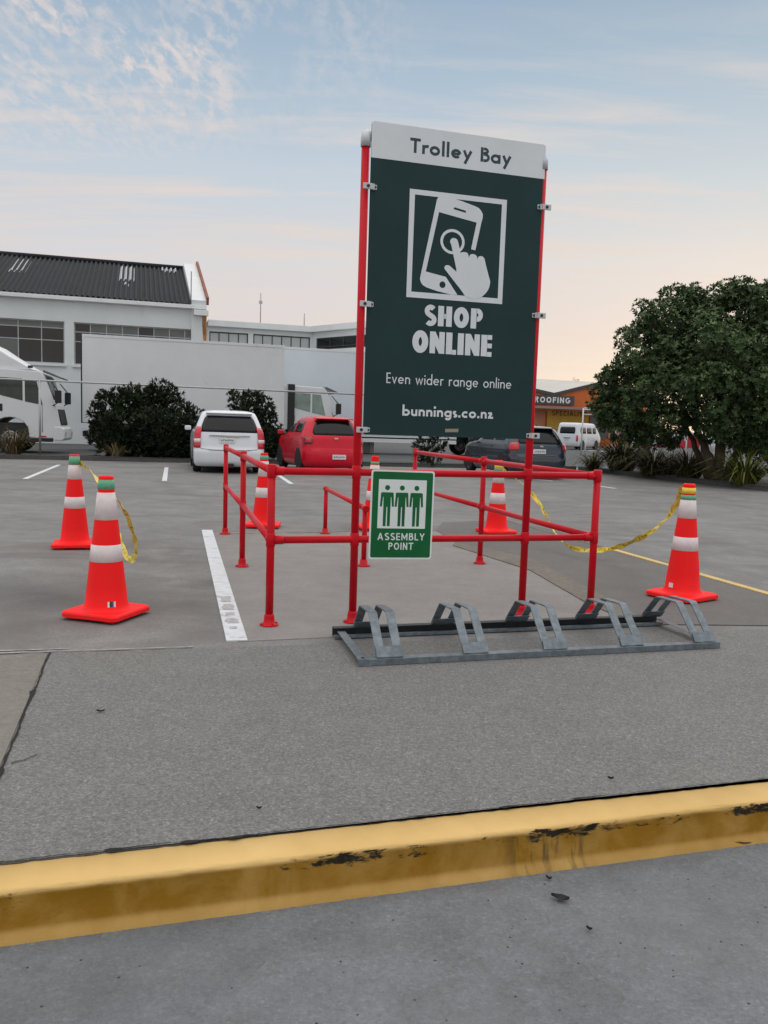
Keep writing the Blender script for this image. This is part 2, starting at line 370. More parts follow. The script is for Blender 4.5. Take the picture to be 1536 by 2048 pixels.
# ================================================================== THE SETTING
ROAD = concrete('road concrete', (0.150, 0.160, 0.170), 130, 0.20, 1.1, 0.30, stain=[((0.12, 0.115, 0.11), 2.3, 0.60, 0.5), ((0.26, 0.27, 0.29), 1.7, 0.6, 0.45)], bump_s=0.3, specks=0.085, chips=(120, .13), spots=[(900, 1990, .35, .5, (.20, .21, .22)), (1100, 1960, .06, .8, (.07, .06, .055)), (300, 1850, .5, .5, (.115, .125, .135)), (1380, 1760, .4, .5, (.2, .2, .21))])
APRON = concrete('exposed aggregate paving', (0.178, 0.177, 0.170), 150, 0.38, 0.9, 0.12, stain=[((0.10, 0.098, 0.095), 1.4, 0.60, 0.5), ((0.22, 0.215, 0.20), 1.1, 0.62, 0.4)], bump_s=0.6, chips=(155, 0.30))
LOT = concrete('car park concrete', (0.200, 0.198, 0.192), 110, 0.24, 0.55, 0.3, stain=[((0.14, 0.131, 0.127), 0.8, 0.50, 0.75), ((0.32, 0.31, 0.30), 1.6, 0.62, 0.4)], bump_s=0.12, streak=((0.125, 0.12, 0.116), R(16), 0.55), chips=(90, .12), spots=[(90, 1190, 1.1, .95, (.088, .083, .080)), (340, 1210, .8, .8, (.10, .094, .09)), (60, 1255, .5, .7, (.10, .094, .09)), (440, 1165, .35, .8, (.095, .09, .088)), (250, 1090, .5, .6, (.11, .105, .10)), (700, 1000, .9, .35, (.27, .262, .25)), (1350, 1040, 1.4, .4, (.26, .255, .25)), (250, 990, 1.1, .4, (.16, .155, .152))])
TANSLAB = concrete('buff paving', (0.195, 0.185, 0.16), 90, 0.2, 1.3, 0.2, bump_s=0.2)
BAY = concrete('bay slab concrete', (0.24, 0.23, 0.217), 80, 0.12, 0.8, 0.16, stain=[((0.19, 0.18, 0.17), 1.3, 0.58, 0.6), ((0.36, 0.35, 0.335), 2.1, 0.62, 0.4)], bump_s=0.1)
DRIVE = concrete('driveway asphalt', (0.135, 0.130, 0.125), 110, 0.22, 0.7, 0.15, bump_s=0.2)
EDGE = concrete('slab edge', (0.165, 0.15, 0.128), 70, 0.3, 2.5, 0.25, bump_s=0.3)
YARD = concrete('yard asphalt', (0.075, 0.08, 0.085), 40, 0.15, 0.3, 0.18, bump_s=0.1)
GAP = mat('open joint', (0.012, 0.012, 0.011), 0.95, var=0.2)

sheet('ground', [(-900, -900), (900, -900), (900, 1500), (-900, 1500)], -0.13, ROAD)
AK = R(16.7); KB = Vector((-1.06, 2.245, 0)); KU = Vector((math.cos(AK), math.sin(AK), 0)); KN = Vector((-math.sin(AK), math.cos(AK), 0))
def K(s, t, z=0): return KB + KU * s + KN * t + Vector((0, 0, z))
sheet('car_park', [K(-300, 0.0), K(300, 0.0), K(700, 1200), K(-700, 1200)], 0.0, LOT)

# yellow kerb with a rounded nose and a small lip at its foot
def yellow_mat():
    m, nt, b = nodes('worn yellow kerb paint'); co = obco(nt)
    base = ramp(nt, noise(nt, co, 2.2, 5), [(0.3, (0.60, 0.395, 0.14)), (0.7, (0.70, 0.475, 0.185))])
    sepn = nd(nt, 'ShaderNodeSeparateXYZ'); nt.links.new(co, sepn.inputs[0])
    # upright face's shade and dirt put into the colour; chips along the nose
    mp = nd(nt, 'ShaderNodeMapping'); mp.inputs['Scale'].default_value = (13, 20, 42); nt.links.new(co, mp.inputs['Vector'])
    nose = ramp(nt, sepn.outputs['Z'], [(0.0, (0, 0, 0)), (0.070, (0.0,) * 3), (0.098, (1, 1, 1)), (0.122, (1, 1, 1)), (0.1285, (0, 0, 0))])
    chip = ramp(nt, noise(nt, mp.outputs[0], 1.0, 7, 0.7, 0.3), [(0.51, (0, 0, 0)), (0.60, (1, 1, 1))])
    xr = nd(nt, 'ShaderNodeMapRange'); xr.inputs['From Min'].default_value = -0.05; xr.inputs['From Max'].default_value = 2.75
    nt.links.new(sepn.outputs['X'], xr.inputs['Value'])
    sx_ = lambda px: (on_plane(px, 1700, (-1.06, 2.245), R(16.7))[0] + 0.05) / 2.8
    stops = []
    for px, v in ((0, .7), (70, .5), (150, .12), (230, .4), (290, .1), (520, .15), (600, .8), (720, 1), (760, .3), (800, .8), (850, .35), (980, .3), (1030, 1), (1120, .8), (1180, .6), (1290, .55), (1370, .1), (1410, 1), (1500, .8)):
        stops.append((max(0, min(1, sx_(px))), (v,) * 3))
    patch = ramp(nt, xr.outputs[0], stops)
    gate = nd(nt, 'ShaderNodeMath', operation='MULTIPLY'); nt.links.new(nose, gate.inputs[0]); nt.links.new(patch, gate.inputs[1])
    chipv = noise(nt, mp.outputs[0], 1.0, 7, 0.72, 0.3)
    ad = nd(nt, 'ShaderNodeMath', operation='MULTIPLY_ADD'); nt.links.new(gate.outputs[0], ad.inputs[0]); ad.inputs[1].default_value = 0.32; nt.links.new(chipv, ad.inputs[2])
    w = ramp(nt, ad.outputs[0], [(0.70, (0, 0, 0)), (0.78, (1, 1, 1))])
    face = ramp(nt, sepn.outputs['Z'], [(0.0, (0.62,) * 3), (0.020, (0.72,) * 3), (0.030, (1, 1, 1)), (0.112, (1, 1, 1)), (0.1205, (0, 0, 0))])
    shade_film = ramp(nt, noise(nt, co, 5.5, 6, 0.65, 0.4), [(0.30, (0.70,) * 3), (0.6, (1.0,) * 3)])
    shade_film = mixc(nt, 1.0, face, shade_film, 'MULTIPLY')
    c = mixc(nt, shade_film, base, (0.245, 0.122, 0.006))
    mp2 = nd(nt, 'ShaderNodeMapping'); mp2.inputs['Rotation'].default_value = (0, R(28), 0); mp2.inputs['Scale'].default_value = (20, 3, 4); nt.links.new(co, mp2.inputs['Vector'])
    scuff = ramp(nt, noise(nt, mp2.outputs[0], 1.3, 5, 0.6), [(0.47, (0, 0, 0)), (0.58, (0.7,) * 3)])
    pz = ramp(nt, xr.outputs[0], [(sx_(960), (0, 0, 0)), (sx_(1000), (1, 1, 1)), (sx_(1110), (1, 1, 1)), (sx_(1140), (0, 0, 0))])
    scuff = mixc(nt, 1.0, mixc(nt, 1.0, scuff, face, 'MULTIPLY'), pz, 'MULTIPLY')
    c = mixc(nt, scuff, c, (0.055, 0.04, 0.02))
    c = mixc(nt, w, c, (0.018, 0.015, 0.01))
    nt.links.new(c, b.inputs['Base Color']); b.inputs['Roughness'].default_value = 0.6; b.inputs['Specular IOR Level'].default_value = 0.18
    bump(nt, b, noise(nt, co, 70, 4), 0.35, 0.004)
    return m
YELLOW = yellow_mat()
kb = MB()
prof = [(-0.006, -0.12), (-0.006, 0.001)] + [(-0.134 - 0.014 * math.sin(R(a)), -0.013 + 0.014 * math.cos(R(a)) + 0.0) for a in range(0, 91, 15)] + [(-0.160, -0.105), (-0.170, -0.116), (-0.190, -0.128), (-0.192, -0.15)]
rk = random.Random(3); cols = []; NS = 420
for i in range(NS + 1):
    s = -6 + 12 * i / NS
    j = [0.0015 * rk.uniform(-1, 1) for _ in prof]
    cols.append([Vector((s, t + j[q], z + 0.0012 * rk.uniform(-1, 1))) for q, (t, z) in enumerate(prof)])
np_ = len(prof); vs = [p for c in cols for p in c]
kb.add(vs, [(i * np_ + q, (i + 1) * np_ + q, (i + 1) * np_ + q + 1, i * np_ + q + 1) for i in range(NS) for q in range(np_ - 1)], 0, True)
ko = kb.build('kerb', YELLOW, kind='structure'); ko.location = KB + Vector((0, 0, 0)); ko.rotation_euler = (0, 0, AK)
# the material reads height from the road: shift the mesh so z=0 is the road
for v in ko.data.vertices: v.co.z += 0.13
ko.location.z = -0.13

def jagged(name, pts, w0, w1, z, m, seed, step=0.03, blobs=0.0):
    rr = random.Random(seed); P = []
    for a, b in zip(pts[:-1], pts[1:]):
        a = V3(a); b = V3(b); n = max(1, int((b - a).length / step))
        P += [a + (b - a) * (i / n) for i in range(n)]
    P.append(V3(pts[-1])); L = []; Rr = []
    drift = 0; fat = 0
    for i, p in enumerate(P):
        t = (P[min(i + 1, len(P) - 1)] - P[max(i - 1, 0)]).normalized(); n = Vector((-t.y, t.x, 0))
        drift = 0.8 * drift + rr.uniform(-1, 1) * 0.0022
        if rr.random() < 0.06: fat = rr.uniform(0.3, 1.0) * blobs
        fat *= 0.62
        w = rr.uniform(w0, w1)
        L.append(p + n * (drift + w / 2 + fat * 0.45)); Rr.append(p + n * (drift - w / 2 - fat))
    b = MB(); vs = [(q.x, q.y, z) for q in L + Rr]; k = len(P)
    b.add(vs, [(i, k + i, k + i + 1, i + 1) for i in range(k - 1)])
    o = b.build(name, m, kind='structure', fixn=False)
    if o.data.polygons[0].normal.z < 0: o.data.flip_normals()
    return o

c0 = V3(G(100, 1308)); c1 = V3(G(0, 1550)); cd = (c1 - c0).normalized(); c2 = c0 + cd * 2.35
ap = [K(-0.05 - 0.0, 0.012)]
cpt = K(0, 0.012); tt = 0
# apron from the joint to the far right; buff paving beyond the joint
far0 = c0; far_dir = Vector((math.cos(R(14.2)), math.sin(R(14.2)), 0))
near_c = c0 + cd * ((K(0, 0.004) - c0).dot(KN) / cd.dot(KN))
sheet('paving', [near_c, K(60, 0.004), far0 + far_dir * 60, far0], 0.004, APRON)
sheet('path', [near_c + KU * -0.012, far0 - far_dir * 0.012, far0 - far_dir * 30, near_c - KU * 30], 0.004, TANSLAB)
jagged('paving_joint', [far0, near_c], 0.006, 0.013, 0.008, GAP, 11, blobs=0.03)
jagged('paving_crack', [G(22, 1530), G(48, 1524), G(75, 1512)], 0.003, 0.006, 0.0085, GAP, 5, 0.02)
jagged('kerb_joint', [K(-5, 0.002), K(5, 0.002)], 0.001, 0.005, 0.0085, GAP, 4, 0.02, blobs=0.022)
b = MB()
# long thin ridge of old mortar along the far edge of the apron
rr = random.Random(8)
MORTAR = mat('pale mortar smear', (0.33, 0.325, 0.32), 0.9, var=.25, scale=30)
jagged('mortar_strip', [far0 + far_dir * -2 + KN * .03, far0 + far_dir * .75 + KN * .03], 0.004, 0.020, 0.0085, MORTAR, 9, 0.05)
jagged('mortar_strip', [far0 + far_dir * -1.2 + KN * .10, far0 + far_dir * .1 + KN * .085], 0.004, 0.03, 0.0045, MORTAR, 19, 0.06)

# bay slab, its worn edge, the driveway and its yellow line
sheet('bay_slab', [G(476, 1284), G(418, 1066), G(1000, 1063), G(905, 1092), G(1060, 1142), G(1165, 1203), G(1262, 1248)], 0.004, BAY)
jagged('slab_joint', [G(446, 1069), G(640, 1066), G(860, 1060)], 0.008, 0.025, 0.008, GAP, 21, 0.06)
sheet('driveway', [G(1300, 1250), G(1232, 1207), G(1060, 1118), G(912, 1086), G(872, 1062), G(885, 1046), G(1010, 1041), G(1110, 1062), G(1222, 1100), G(1536, 1191), G(1760, 1255)], 0.008, DRIVE)
sheet('slab_edge', [G(905, 1092), G(912, 1086), G(1060, 1118), G(1232, 1207), G(1300, 1250), G(1262, 1248), G(1165, 1203), G(1060, 1142)], 0.012, EDGE)
def strip(name, p, q, w, z, m, label=None):
    p = V3(p); q = V3(q); t = (q - p).normalized(); n = Vector((-t.y, t.x, 0)) * w / 2
    o = sheet(name, [p + n, q + n, q - n, p - n], z, m); return o
strip('driveway_line', G(1010, 1041), G(1222, 1100), 0.05, 0.012, EDGE)
strip('driveway_line', G(1212, 1097), G(1700, 1237), 0.075, 0.016, LINE_YELLOW)
WORN = mat('worn through line paint', (0.40, 0.40, 0.405), 0.8, var=.3, scale=40)
strip('parking_line', G(414, 1061), G(474, 1283), 0.122, 0.008, WHITE_PAINT)
# scraped patches in the near end of the white line
for k, (a, b_, w) in enumerate([(1196, 1206, 0.075), (1211, 1222, 0.085), (1228, 1233, 0.06), (1240, 1249, 0.09), (1256, 1260, 0.05)]):
    x0 = 414 + 60 * (a - 1061) / 222; x1 = 414 + 60 * (b_ - 1061) / 222
    p, q = V3(G(x0, a)), V3(G(x1, b_)); t = (q - p).normalized(); n = Vector((-t.y, t.x, 0)) * w / 2
    r2 = random.Random(k); pts = []
    for side in (1, -1):
        for i in range(5):
            f = i / 4 if side == 1 else 1 - i / 4
            pts.append(p + (q - p) * f + n * side * r2.uniform(0.6, 1.1))
    sheet('worn_patch', pts, 0.012, WORN)
for a, b_ in [((50, 958), (118, 930)), ((329, 962), (333, 935)), ((556, 950), (583, 968)), ((1188, 971), (1230, 977)), ((1060, 958), (1105, 962))]:
    strip('parking_line', G(*a), G(*b_), 0.10, 0.006, WHITE_PAINT)

# kerbs, beds and yard at the back of the car park
KERB_GREY = concrete('grey kerb concrete', (0.085, 0.085, 0.082), 40, 0.2, 1.5, 0.25, bump_s=0.2)
line = [V3((-34, 18.6)), V3((-11, 23.9)), V3((-5.4, 25.1)), V3((6.5, 28.4))]
def kerb_run(name, pts, w, hgt, m):
    b = MB()
    for p, q in zip(pts[:-1], pts[1:]):
        t = (q - p).normalized(); n = Vector((-t.y, t.x, 0)) * w
        A = [p, q, q + n, p + n]
        b.add([(x.x, x.y, 0.0) for x in A] + [(x.x, x.y, hgt) for x in A], [(4, 5, 6, 7), (0, 1, 5, 4), (2, 3, 7, 6), (1, 2, 6, 5), (3, 0, 4, 7)])
    return b.build(name, m, kind='structure', bevel=0.015)
kerb_run('kerb', line, 0.15, 0.13, KERB_GREY)
lineR = [V3((6.55, 28.4)), V3((9.25, 20.1)), V3((13.2, 8.0))]
kerb_run('kerb', lineR, 0.15, 0.13, KERB_GREY)
off = Vector((-math.sin(AU), math.cos(AU), 0))
sheet('planting_bed', [line[0] + off * 0.2, line[1] + off * 0.2, line[2] + off * 0.2, line[3] + off * 0.2, line[3] + off * 1.7, line[2] + off * 1.7, line[1] + off * 1.7, line[0] + off * 1.7], 0.09, MULCH)
offR = Vector((math.cos(R(18)), math.sin(R(18)), 0))
sheet('planting_bed', [lineR[0] + offR * 0.2, lineR[1] + offR * 0.2, lineR[2] + offR * 0.2, lineR[2] + offR * 3.0, lineR[1] + offR * 3.0, lineR[0] + offR * 3.0], 0.09, MULCH)
sheet('yard', [line[0] + off * 1.75, line[1] + off * 1.75, line[2] + off * 1.75, line[3] + off * 1.75, V3((14, 32)), V3((60, 45)), V3((60, 120)), V3((-60, 120))], 0.004, YARD)
sheet('side_road', [lineR[0] + offR * 3.05, lineR[1] + offR * 3.05, lineR[2] + offR * 3.05, V3((40, 8)), V3((60, 44)), V3((14, 31.5))], 0.004, YARD)

# ================================================================== STROKE LETTERING
def arc(cx, cy, rx, ry, a0, a1, n=14):
    return [(cx + rx * math.cos(R(a0 + (a1 - a0) * i / n)), cy + ry * math.sin(R(a0 + (a1 - a0) * i / n))) for i in range(n + 1)]
X = 0.62
def glyph(ch, w):
    """centre lines (points, closed, width factor) for cap height 1 and stroke w; returns strokes, advance"""
    c = w / 2; L = []
    def st(*p, k=1.0): L.append((list(p), False, k))
    def ring(cx, cy, rx, ry): L.append((arc(cx, cy, rx, ry, 0, 360, 28)[:-1], True, 1.0))
    rr = X / 2 - c * 0.9
    if ch == ' ': return L, 0.32
    if ch == 'T': st((0, 1 - c), (.60, 1 - c)); st((.30, 1 - w), (.30, 0)); return L, .60
    if ch == 'l': st((c, 0), (c, 1.06)); return L, w
    if ch == 'o': ring(X / 2, X / 2, rr, rr); return L, X
    if ch == 'a': ring(X / 2, X / 2, rr, rr); st((X - c, 0), (X - c, X)); return L, X
    if ch == 'd': ring(X / 2, X / 2, rr, rr); st((X - c, 0), (X - c, 1.06)); return L, X
    if ch == 'b': ring(X / 2, X / 2, rr, rr); st((c, 0), (c, 1.06)); return L, X
    if ch == 'g': ring(X / 2, X / 2, rr, rr); L.append(([(X - c, X), (X - c, .02)] + arc(X / 2, .02, X / 2 - c, .27 - c * .4, 0, -150, 12), False, 1)); return L, X
    if ch == 'e': L.append((arc(X / 2, X / 2, rr, rr, 2, 318, 24), False, 1)); st((w * .8, X / 2), (X / 2 + rr, X / 2), k=.85); return L, X
    if ch == 'c': L.append((arc(X / 2, X / 2, rr, rr, 48, 312, 22), False, 1)); return L, .52
    if ch == 'r': st((c, 0), (c, X)); L.append((arc(c + .22, X * .58, .22, X * .42 - c * .8, 175, 70, 8), False, 1)); return L, .36
    if ch == 'y': st((c * .7, X), (.29, .06)); st((.56 - c * .7, X), (.13, -.30)); return L, .56
    if ch == 'v': L.append(([(c * .7, X), (.26, c * .6), (.52 - c * .7, X)], False, 1)); return L, .52
    if ch == 'w': L.append(([(c * .7, X), (.22, c * .6), (.41, X - c), (.60, c * .6), (.82 - c * .7, X)], False, 1)); return L, .82
    if ch == 'n': st((c, 0), (c, X)); L.append((arc(.27, X * .62, .27 - c, X * .38 - c * .8, 170, 0, 10) + [(.54 - c, 0)], False, 1)); return L, .54
    if ch == 'u': st((.54 - c, X), (.54 - c, 0)); L.append(([(c, X)] + arc(.27, X * .40, .27 - c, X * .40 - c * .8, 180, 350, 10), False, 1)); return L, .54
    if ch == 'i': st((c, 0), (c, X)); st((c, .78), (c, .78 + w * 1.15), k=1.1); return L, w
    if ch == 's': L.append((arc(.19, X * .72, .17 - c * .6, X * .28 - c * .8, 40, 250, 9) + arc(.20, X * .27, .18 - c * .6, X * .27 - c * .8, 80, -140, 9), False, .95)); return L, .38
    if ch == '.': st((w * .6, 0), (w * .6, w * 1.15), k=1.15); return L, w * 1.2
    if ch == 'z': L.append(([(0.02, X - c), (.44 - c, X - c)], False, 1)); L.append(([(.43 - c, X - w * .8), (c, w * .8)], False, 1)); L.append(([(.02, c), (.46, c)], False, 1)); return L, .46
    if ch == 'B':
        st((c, 0), (c, 1)); L.append(([(w, 1 - c), (.26, 1 - c)] + arc(.27, .765, .19 - c * .3, .235 - c, 90, -90, 10) + [(w, .53)], False, .95))
        L.append(([(w, .53), (.28, .53)] + arc(.29, .265 + c * .5, .235 - c * .3, .265 - c * .5, 90, -90, 10)[1:] + [(w, c)], False, .95)); return L, .54
    if ch == 'E': st((c, 0), (c, 1)); [st((w, y), (.46, y), k=.92) for y in (c, .5, 1 - c)]; return L, .47
    if ch == 'A': st((c * .9, 0), (.35, 1 - c * .2)); st((.70 - c * .9, 0), (.35, 1 - c * .2)); st((.17, .30), (.53, .30), k=.85); return L, .70
    if ch == 'S': L.append((arc(.28, .74, .24 - c * .6, .26 - c, 30, 250, 12) + arc(.29, .27, .26 - c * .6, .27 - c, 80, -150, 12), False, 1)); return L, .54
    if ch == 'M': st((c, 0), (c, 1)); L.append(([(c, 1 - c), (.38, .25), (.76 - c, 1 - c)], False, 1)); st((.76 - c, 0), (.76 - c, 1)); return L, .76
    if ch == 'L': st((c, 0), (c, 1)); st((w, c), (.45, c)); return L, .45
    if ch == 'Y': st((c * .8, 1), (.31, .45)); st((.62 - c * .8, 1), (.31, .45)); st((.31, .5), (.31, 0)); return L, .62
    if ch == 'P': st((c, 0), (c, 1)); L.append(([(w, 1 - c), (.28, 1 - c)] + arc(.28, .72, .25 - c, .28 - c, 90, -90, 12) + [(w, .44 + c)], False, 1)); return L, .54
    if ch == 'R': st((c, 0), (c, 1)); L.append(([(w, 1 - c), (.28, 1 - c)] + arc(.28, .74, .25 - c, .26 - c, 90, -90, 12) + [(w, .48 + c)], False, 1)); st((.28, .48), (.54 - c, 0)); return L, .55
    if ch == 'O': ring(.34, .5, .34 - c, .5 - c); return L, .68
    if ch == 'C': L.append((arc(.34, .5, .34 - c, .5 - c, 50, 310, 20), False, 1)); return L, .6
    if ch == 'G': L.append((arc(.34, .5, .34 - c, .5 - c, 50, 350, 22) + [(.68 - c, .46), (.38, .46)], False, 1)); return L, .68
    if ch == 'I': st((c, 0), (c, 1)); return L, w
    if ch == 'N': st((c, 0), (c, 1)); st((c, 1 - c), (.58 - c, c)); st((.58 - c, 0), (.58 - c, 1)); return L, .58
    if ch == 'F': st((c, 0), (c, 1)); st((w, 1 - c), (.46, 1 - c)); st((w, .52), (.42, .52)); return L, .46
    if ch == 'H': st((c, 0), (c, 1)); st((.58 - c, 0), (.58 - c, 1)); st((w, .5), (.58 - w, .5)); return L, .58
    return L, .4
def heavy(ch, w):
    """extra bold condensed capitals"""
    c = w / 2; L = []; W = .60; hb = .72
    def st(*p, k=1.0): L.append((list(p), False, k))
    if ch == 'O': L.append((arc(.35, .5, .35 - c, .5 - c * .95, 0, 360, 30)[:-1], True, 1)); return L, .70
    if ch == 'N': st((c * .9, 0), (c * .9, 1), k=.9); st((c * .9, .93), (.66 - c * .9, .07), k=.95); st((.66 - c * .9, 0), (.66 - c * .9, 1), k=.9); return L, .66
    if ch == 'L': st((c, 0), (c, 1)); st((w, c * hb), (.46, c * hb), k=hb); return L, .46
    if ch == 'I': st((c, 0), (c, 1)); return L, w
    if ch == 'E': st((c, 0), (c, 1)); [st((w, y), (.49, y), k=hb) for y in (c * hb, .5, 1 - c * hb)]; return L, .50
    if ch == 'H': st((c, 0), (c, 1)); st((.64 - c, 0), (.64 - c, 1)); st((w, .5), (.64 - w, .5), k=.8); return L, .64
    if ch == 'P': st((c, 0), (c, 1)); L.append(([(w, .89), (.30, .89)] + arc(.30, .68, .15, .21, 90, -90, 10)[1:] + [(w, .47)], False, .8)); return L, .56
    if ch == 'S': L.append((arc(.27, .715, .155, .185, 35, 240, 12)[0:] + arc(.27, .285, .165, .185, 62, -142, 12), False, .82)); return L, .53
    return glyph(ch, w)
def lettering(b, text, x0, x1, y0, cap, w, to3, lift0, mi=0, gap=0.13, font=glyph):
    """lettering from x0 to x1 on baseline y0; every stroke lies a hair above the one before"""
    parts = []; adv = 0
    for ch in text:
        s, a = font(ch, w); parts.append((s, adv)); adv += a + gap
    sx = (x1 - x0) / (adv - gap); k = 0
    for s, ax in parts:
        for j, (pts, closed, wf) in enumerate(s):
            P = [(x0 + (ax + p[0]) * sx, y0 + p[1] * cap) for p in pts]
            lift = lift0 + 0.00015 * (j % 4)
            b.ribbon(P, w * cap * wf * (0.5 + 0.5 * min(1.15, sx / cap)), lambda a, c_, lf=lift: to3(a, c_, lf), mi, closed)

# ================================================================== TROLLEY BAY FRAME (welded red pipe)
PR = 0.025
FL = Vector((-0.70, 5.14, 0)); FR = Vector((1.475, 5.79, 0)); SL = Vector((-0.195, 5.325, 0)); SR = Vector((0.935, 5.70, 0))
fd = (FR - FL).normalized()
SL = FL + fd * ((SL - FL).dot(fd) + .003); SR = FL + fd * ((SR - FL).dot(fd) + .012)
ML = V3(G(484, 1134)); BL = V3(G(450, 1069)); MR = V3(G(959, 1128)); BR = Vector((0.355, 10.05, 0))
TOP, MID = 0.975, 0.545
frame = empty('trolley_bay_railing', FL)
tag(frame, 'red tubular pipe railing frame round the trolley bay with two tall sign posts', 'railing')
def rel(p, z): return Vector((p.x - FL.x, p.y - FL.y, z))
def post(p, h, collars=(TOP, MID), cap=False, lean=(0, 0)):
    b = MB(); b.path([rel(p, 0.012), rel(p, h * 0.5) + Vector((lean[0] / 2, lean[1] / 2, 0)), rel(p, h) + Vector((*lean, 0))], PR, 16)
    for z in collars:
        f = z / h; q = rel(p, z) + Vector((lean[0] * f, lean[1] * f, 0))
        b.path([q - Vector((0, 0, .042)), q - Vector((0, 0, .038)), q + Vector((0, 0, .038)), q + Vector((0, 0, .042))], [PR + .001, PR + .004, PR + .004, PR + .001], 16)
    o = b.build('post', RED, frame)
    f = MB(); f.lathe([(0.0, 0.0), (.058, 0.0), (.060, .004), (.058, .010), (.037, .014), (.033, .05), (.031, .068), (.027, .074), (0.0, .074)], 20, origin=rel(p, 0.004))
    for a in range(4):
        f.box(rel(p, .018) + Vector((.05 * math.cos(a * 1.57 + .6), .05 * math.sin(a * 1.57 + .6), 0)), (.014, .014, .008))
    fo = f.build('base_flange', RED, o)
    return o
def rail(p, q, z, z2=None, ext=0.0):
    a = rel(p, z); c = rel(q, z2 if z2 else z); t = (c - a).normalized(); b = MB()
    b.path([a - t * ext, c + t * ext], PR * .93, 16)
    for e, s in ((a, 1), (c, -1)):
        b.path([e + t * s * .02, e + t * s * .075, e + t * s * .082], [PR + .003, PR + .003, PR * .95], 16)
    return b.build('rail', RED, frame)
SGN_H = 2.985
for p in (FL, FR, ML, BL, MR, BR): post(p, TOP + .012)
def signpost(p):
    o = post(p, SGN_H)
    return o
psl = signpost(SL); psr = signpost(SR)
for z in (TOP, MID):
    rail(FL, FR, z); rail(FL, ML, z); rail(ML, BL, z); rail(FR, MR, z); rail(MR, BR, z)
# pale elbows and the top tube joining the two tall posts behind the board
b = MB(); e1 = rel(SL, SGN_H); e2 = rel(SR, SGN_H)
bk = Vector((-fd.y, fd.x, 0)) * .062
def elbow(e, t):
    P = [e + Vector((0, 0, -.02)), e + Vector((0, 0, .03))] + [e + Vector((0, 0, .03)) + Vector((0, 0, .04 * math.sin(R(a)))) + (t * .05 + bk) * (1 - math.cos(R(a))) for a in (25, 50, 75, 90)] + [e + Vector((0, 0, .07)) + t * .09 + bk]
    q = MB(); q.path(P, PR + .006, 16)
    return q
elbow(e1, fd).build('elbow', ALU, psl); elbow(e2, -fd).build('elbow', ALU, psr)
b.path([e1 + Vector((0, 0, .07)) + fd * .085 + bk, e2 + Vector((0, 0, .07)) - fd * .085 + bk], PR * .93, 14)
b.build('top_tube', RED, frame)

# low divider inside the bay
LA = V3(G(650, 1068)); LB = V3(G(727, 1133)); LH = 0.53
low = empty('low_divider_rail', LA); tag(low, 'low red two-legged hoop rail standing in the middle of the trolley bay', 'railing')
t = (LB - LA).normalized(); Ln = (LB - LA).length
for s in (0, Ln):
    b = MB(); b.path([t * s + Vector((0, 0, .012)), t * s + Vector((0, 0, LH))], PR * .95, 14); lp = b.build('post', RED, low)
    f = MB(); f.lathe([(0, 0), (.060, 0), (.060, .010), (.038, .014), (.033, .06), (0, .066)], 18, origin=t * s + Vector((0, 0, .004))); f.build('base_flange', RED, lp)
b = MB(); b.path([t * -.026 + Vector((0, 0, LH)), t * (Ln + .026) + Vector((0, 0, LH))], PR * .95, 14)
for s in (0, Ln): b.path([t * s + Vector((0, 0, LH)) - t * .06, t * s + Vector((0, 0, LH)) + t * .06], PR + .004, 14)
b.build('rail', RED, low)

# ================================================================== TROLLEY BAY SIGN
BW, BH, BZ = 1.17, 1.90, 1.215
mid = (SL + SR) / 2; fnorm = Vector((fd.y, -fd.x, 0))      # towards the viewer's side
so_ = mid + fnorm * 0.020; sang = math.atan2(fd.y, fd.x)
sign = empty('trolley_bay_sign', Vector((so_.x + fd.x * 0.015, so_.y + fd.y * 0.015, BZ)), sang)
tag(sign, 'tall dark green Trolley Bay board with phone symbol and SHOP ONLINE, between red posts', 'sign')
def s3(a, c_, lift): return Vector((a, -lift, c_))
b = MB()
rad = .018; ol = []
for (cx, cz, a0) in ((BW / 2 - rad, rad, -90), (BW / 2 - rad, BH - rad, 0), (-BW / 2 + rad, BH - rad, 90), (-BW / 2 + rad, rad, 180)):
    ol += [(cx + rad * math.cos(R(a0 + k * 30)), cz + rad * math.sin(R(a0 + k * 30))) for k in range(4)]
b.prism(ol, lambda a, c_, d: Vector((a, d - .004, c_)), .008)
b.build('panel', SIGN_GREEN, sign)
b = MB(); hz = 1.686
ol2 = [(-BW / 2, hz), (BW / 2, hz)] + [(x, z) for x, z in ol if z > hz]
b.poly([s3(a, c_, .0052) for a, c_ in ol2]); b.build('header_band', SIGN_WHITE, sign)
b = MB(); lettering(b, 'Trolley Bay', -0.338, 0.345, 1.744, .088, .19, s3, .0056, gap=.085); b.build('lettering', SIGN_INK, sign)
b = MB(); lettering(b, 'SHOP', -.206, .196, .703, .127, .285, s3, .0052, gap=.05, font=heavy); b.build('lettering', SIGN_WHITE, sign); b = MB()
lettering(b, 'ONLINE', -.281, .268, .530, .137, .285, s3, .0052, gap=.05, font=heavy); b.build('lettering', SIGN_WHITE, sign)
b = MB(); lettering(b, 'Even wider range online', -.443, .418, .328, .066, .115, s3, .0052, gap=.15); b.build('lettering', SIGN_WHITE, sign)
b = MB(); lettering(b, 'bunnings.co.nz', -.331, .298, .128, .066, .185, s3, .0052, gap=.085); b.build('lettering', SIGN_WHITE, sign)
b = MB()
fo = [(-.330, 1.528), (.328, 1.528), (.326, .871), (-.330, .869)]; fi = [(-.2955, 1.497), (.294, 1.4965), (.2935, .905), (-.298, .905)]
for k in range(4):
    q = [fo[k], fo[(k + 1) % 4], fi[(k + 1) % 4], fi[k]]; b.poly([s3(a, c_, .0052) for a, c_ in q])
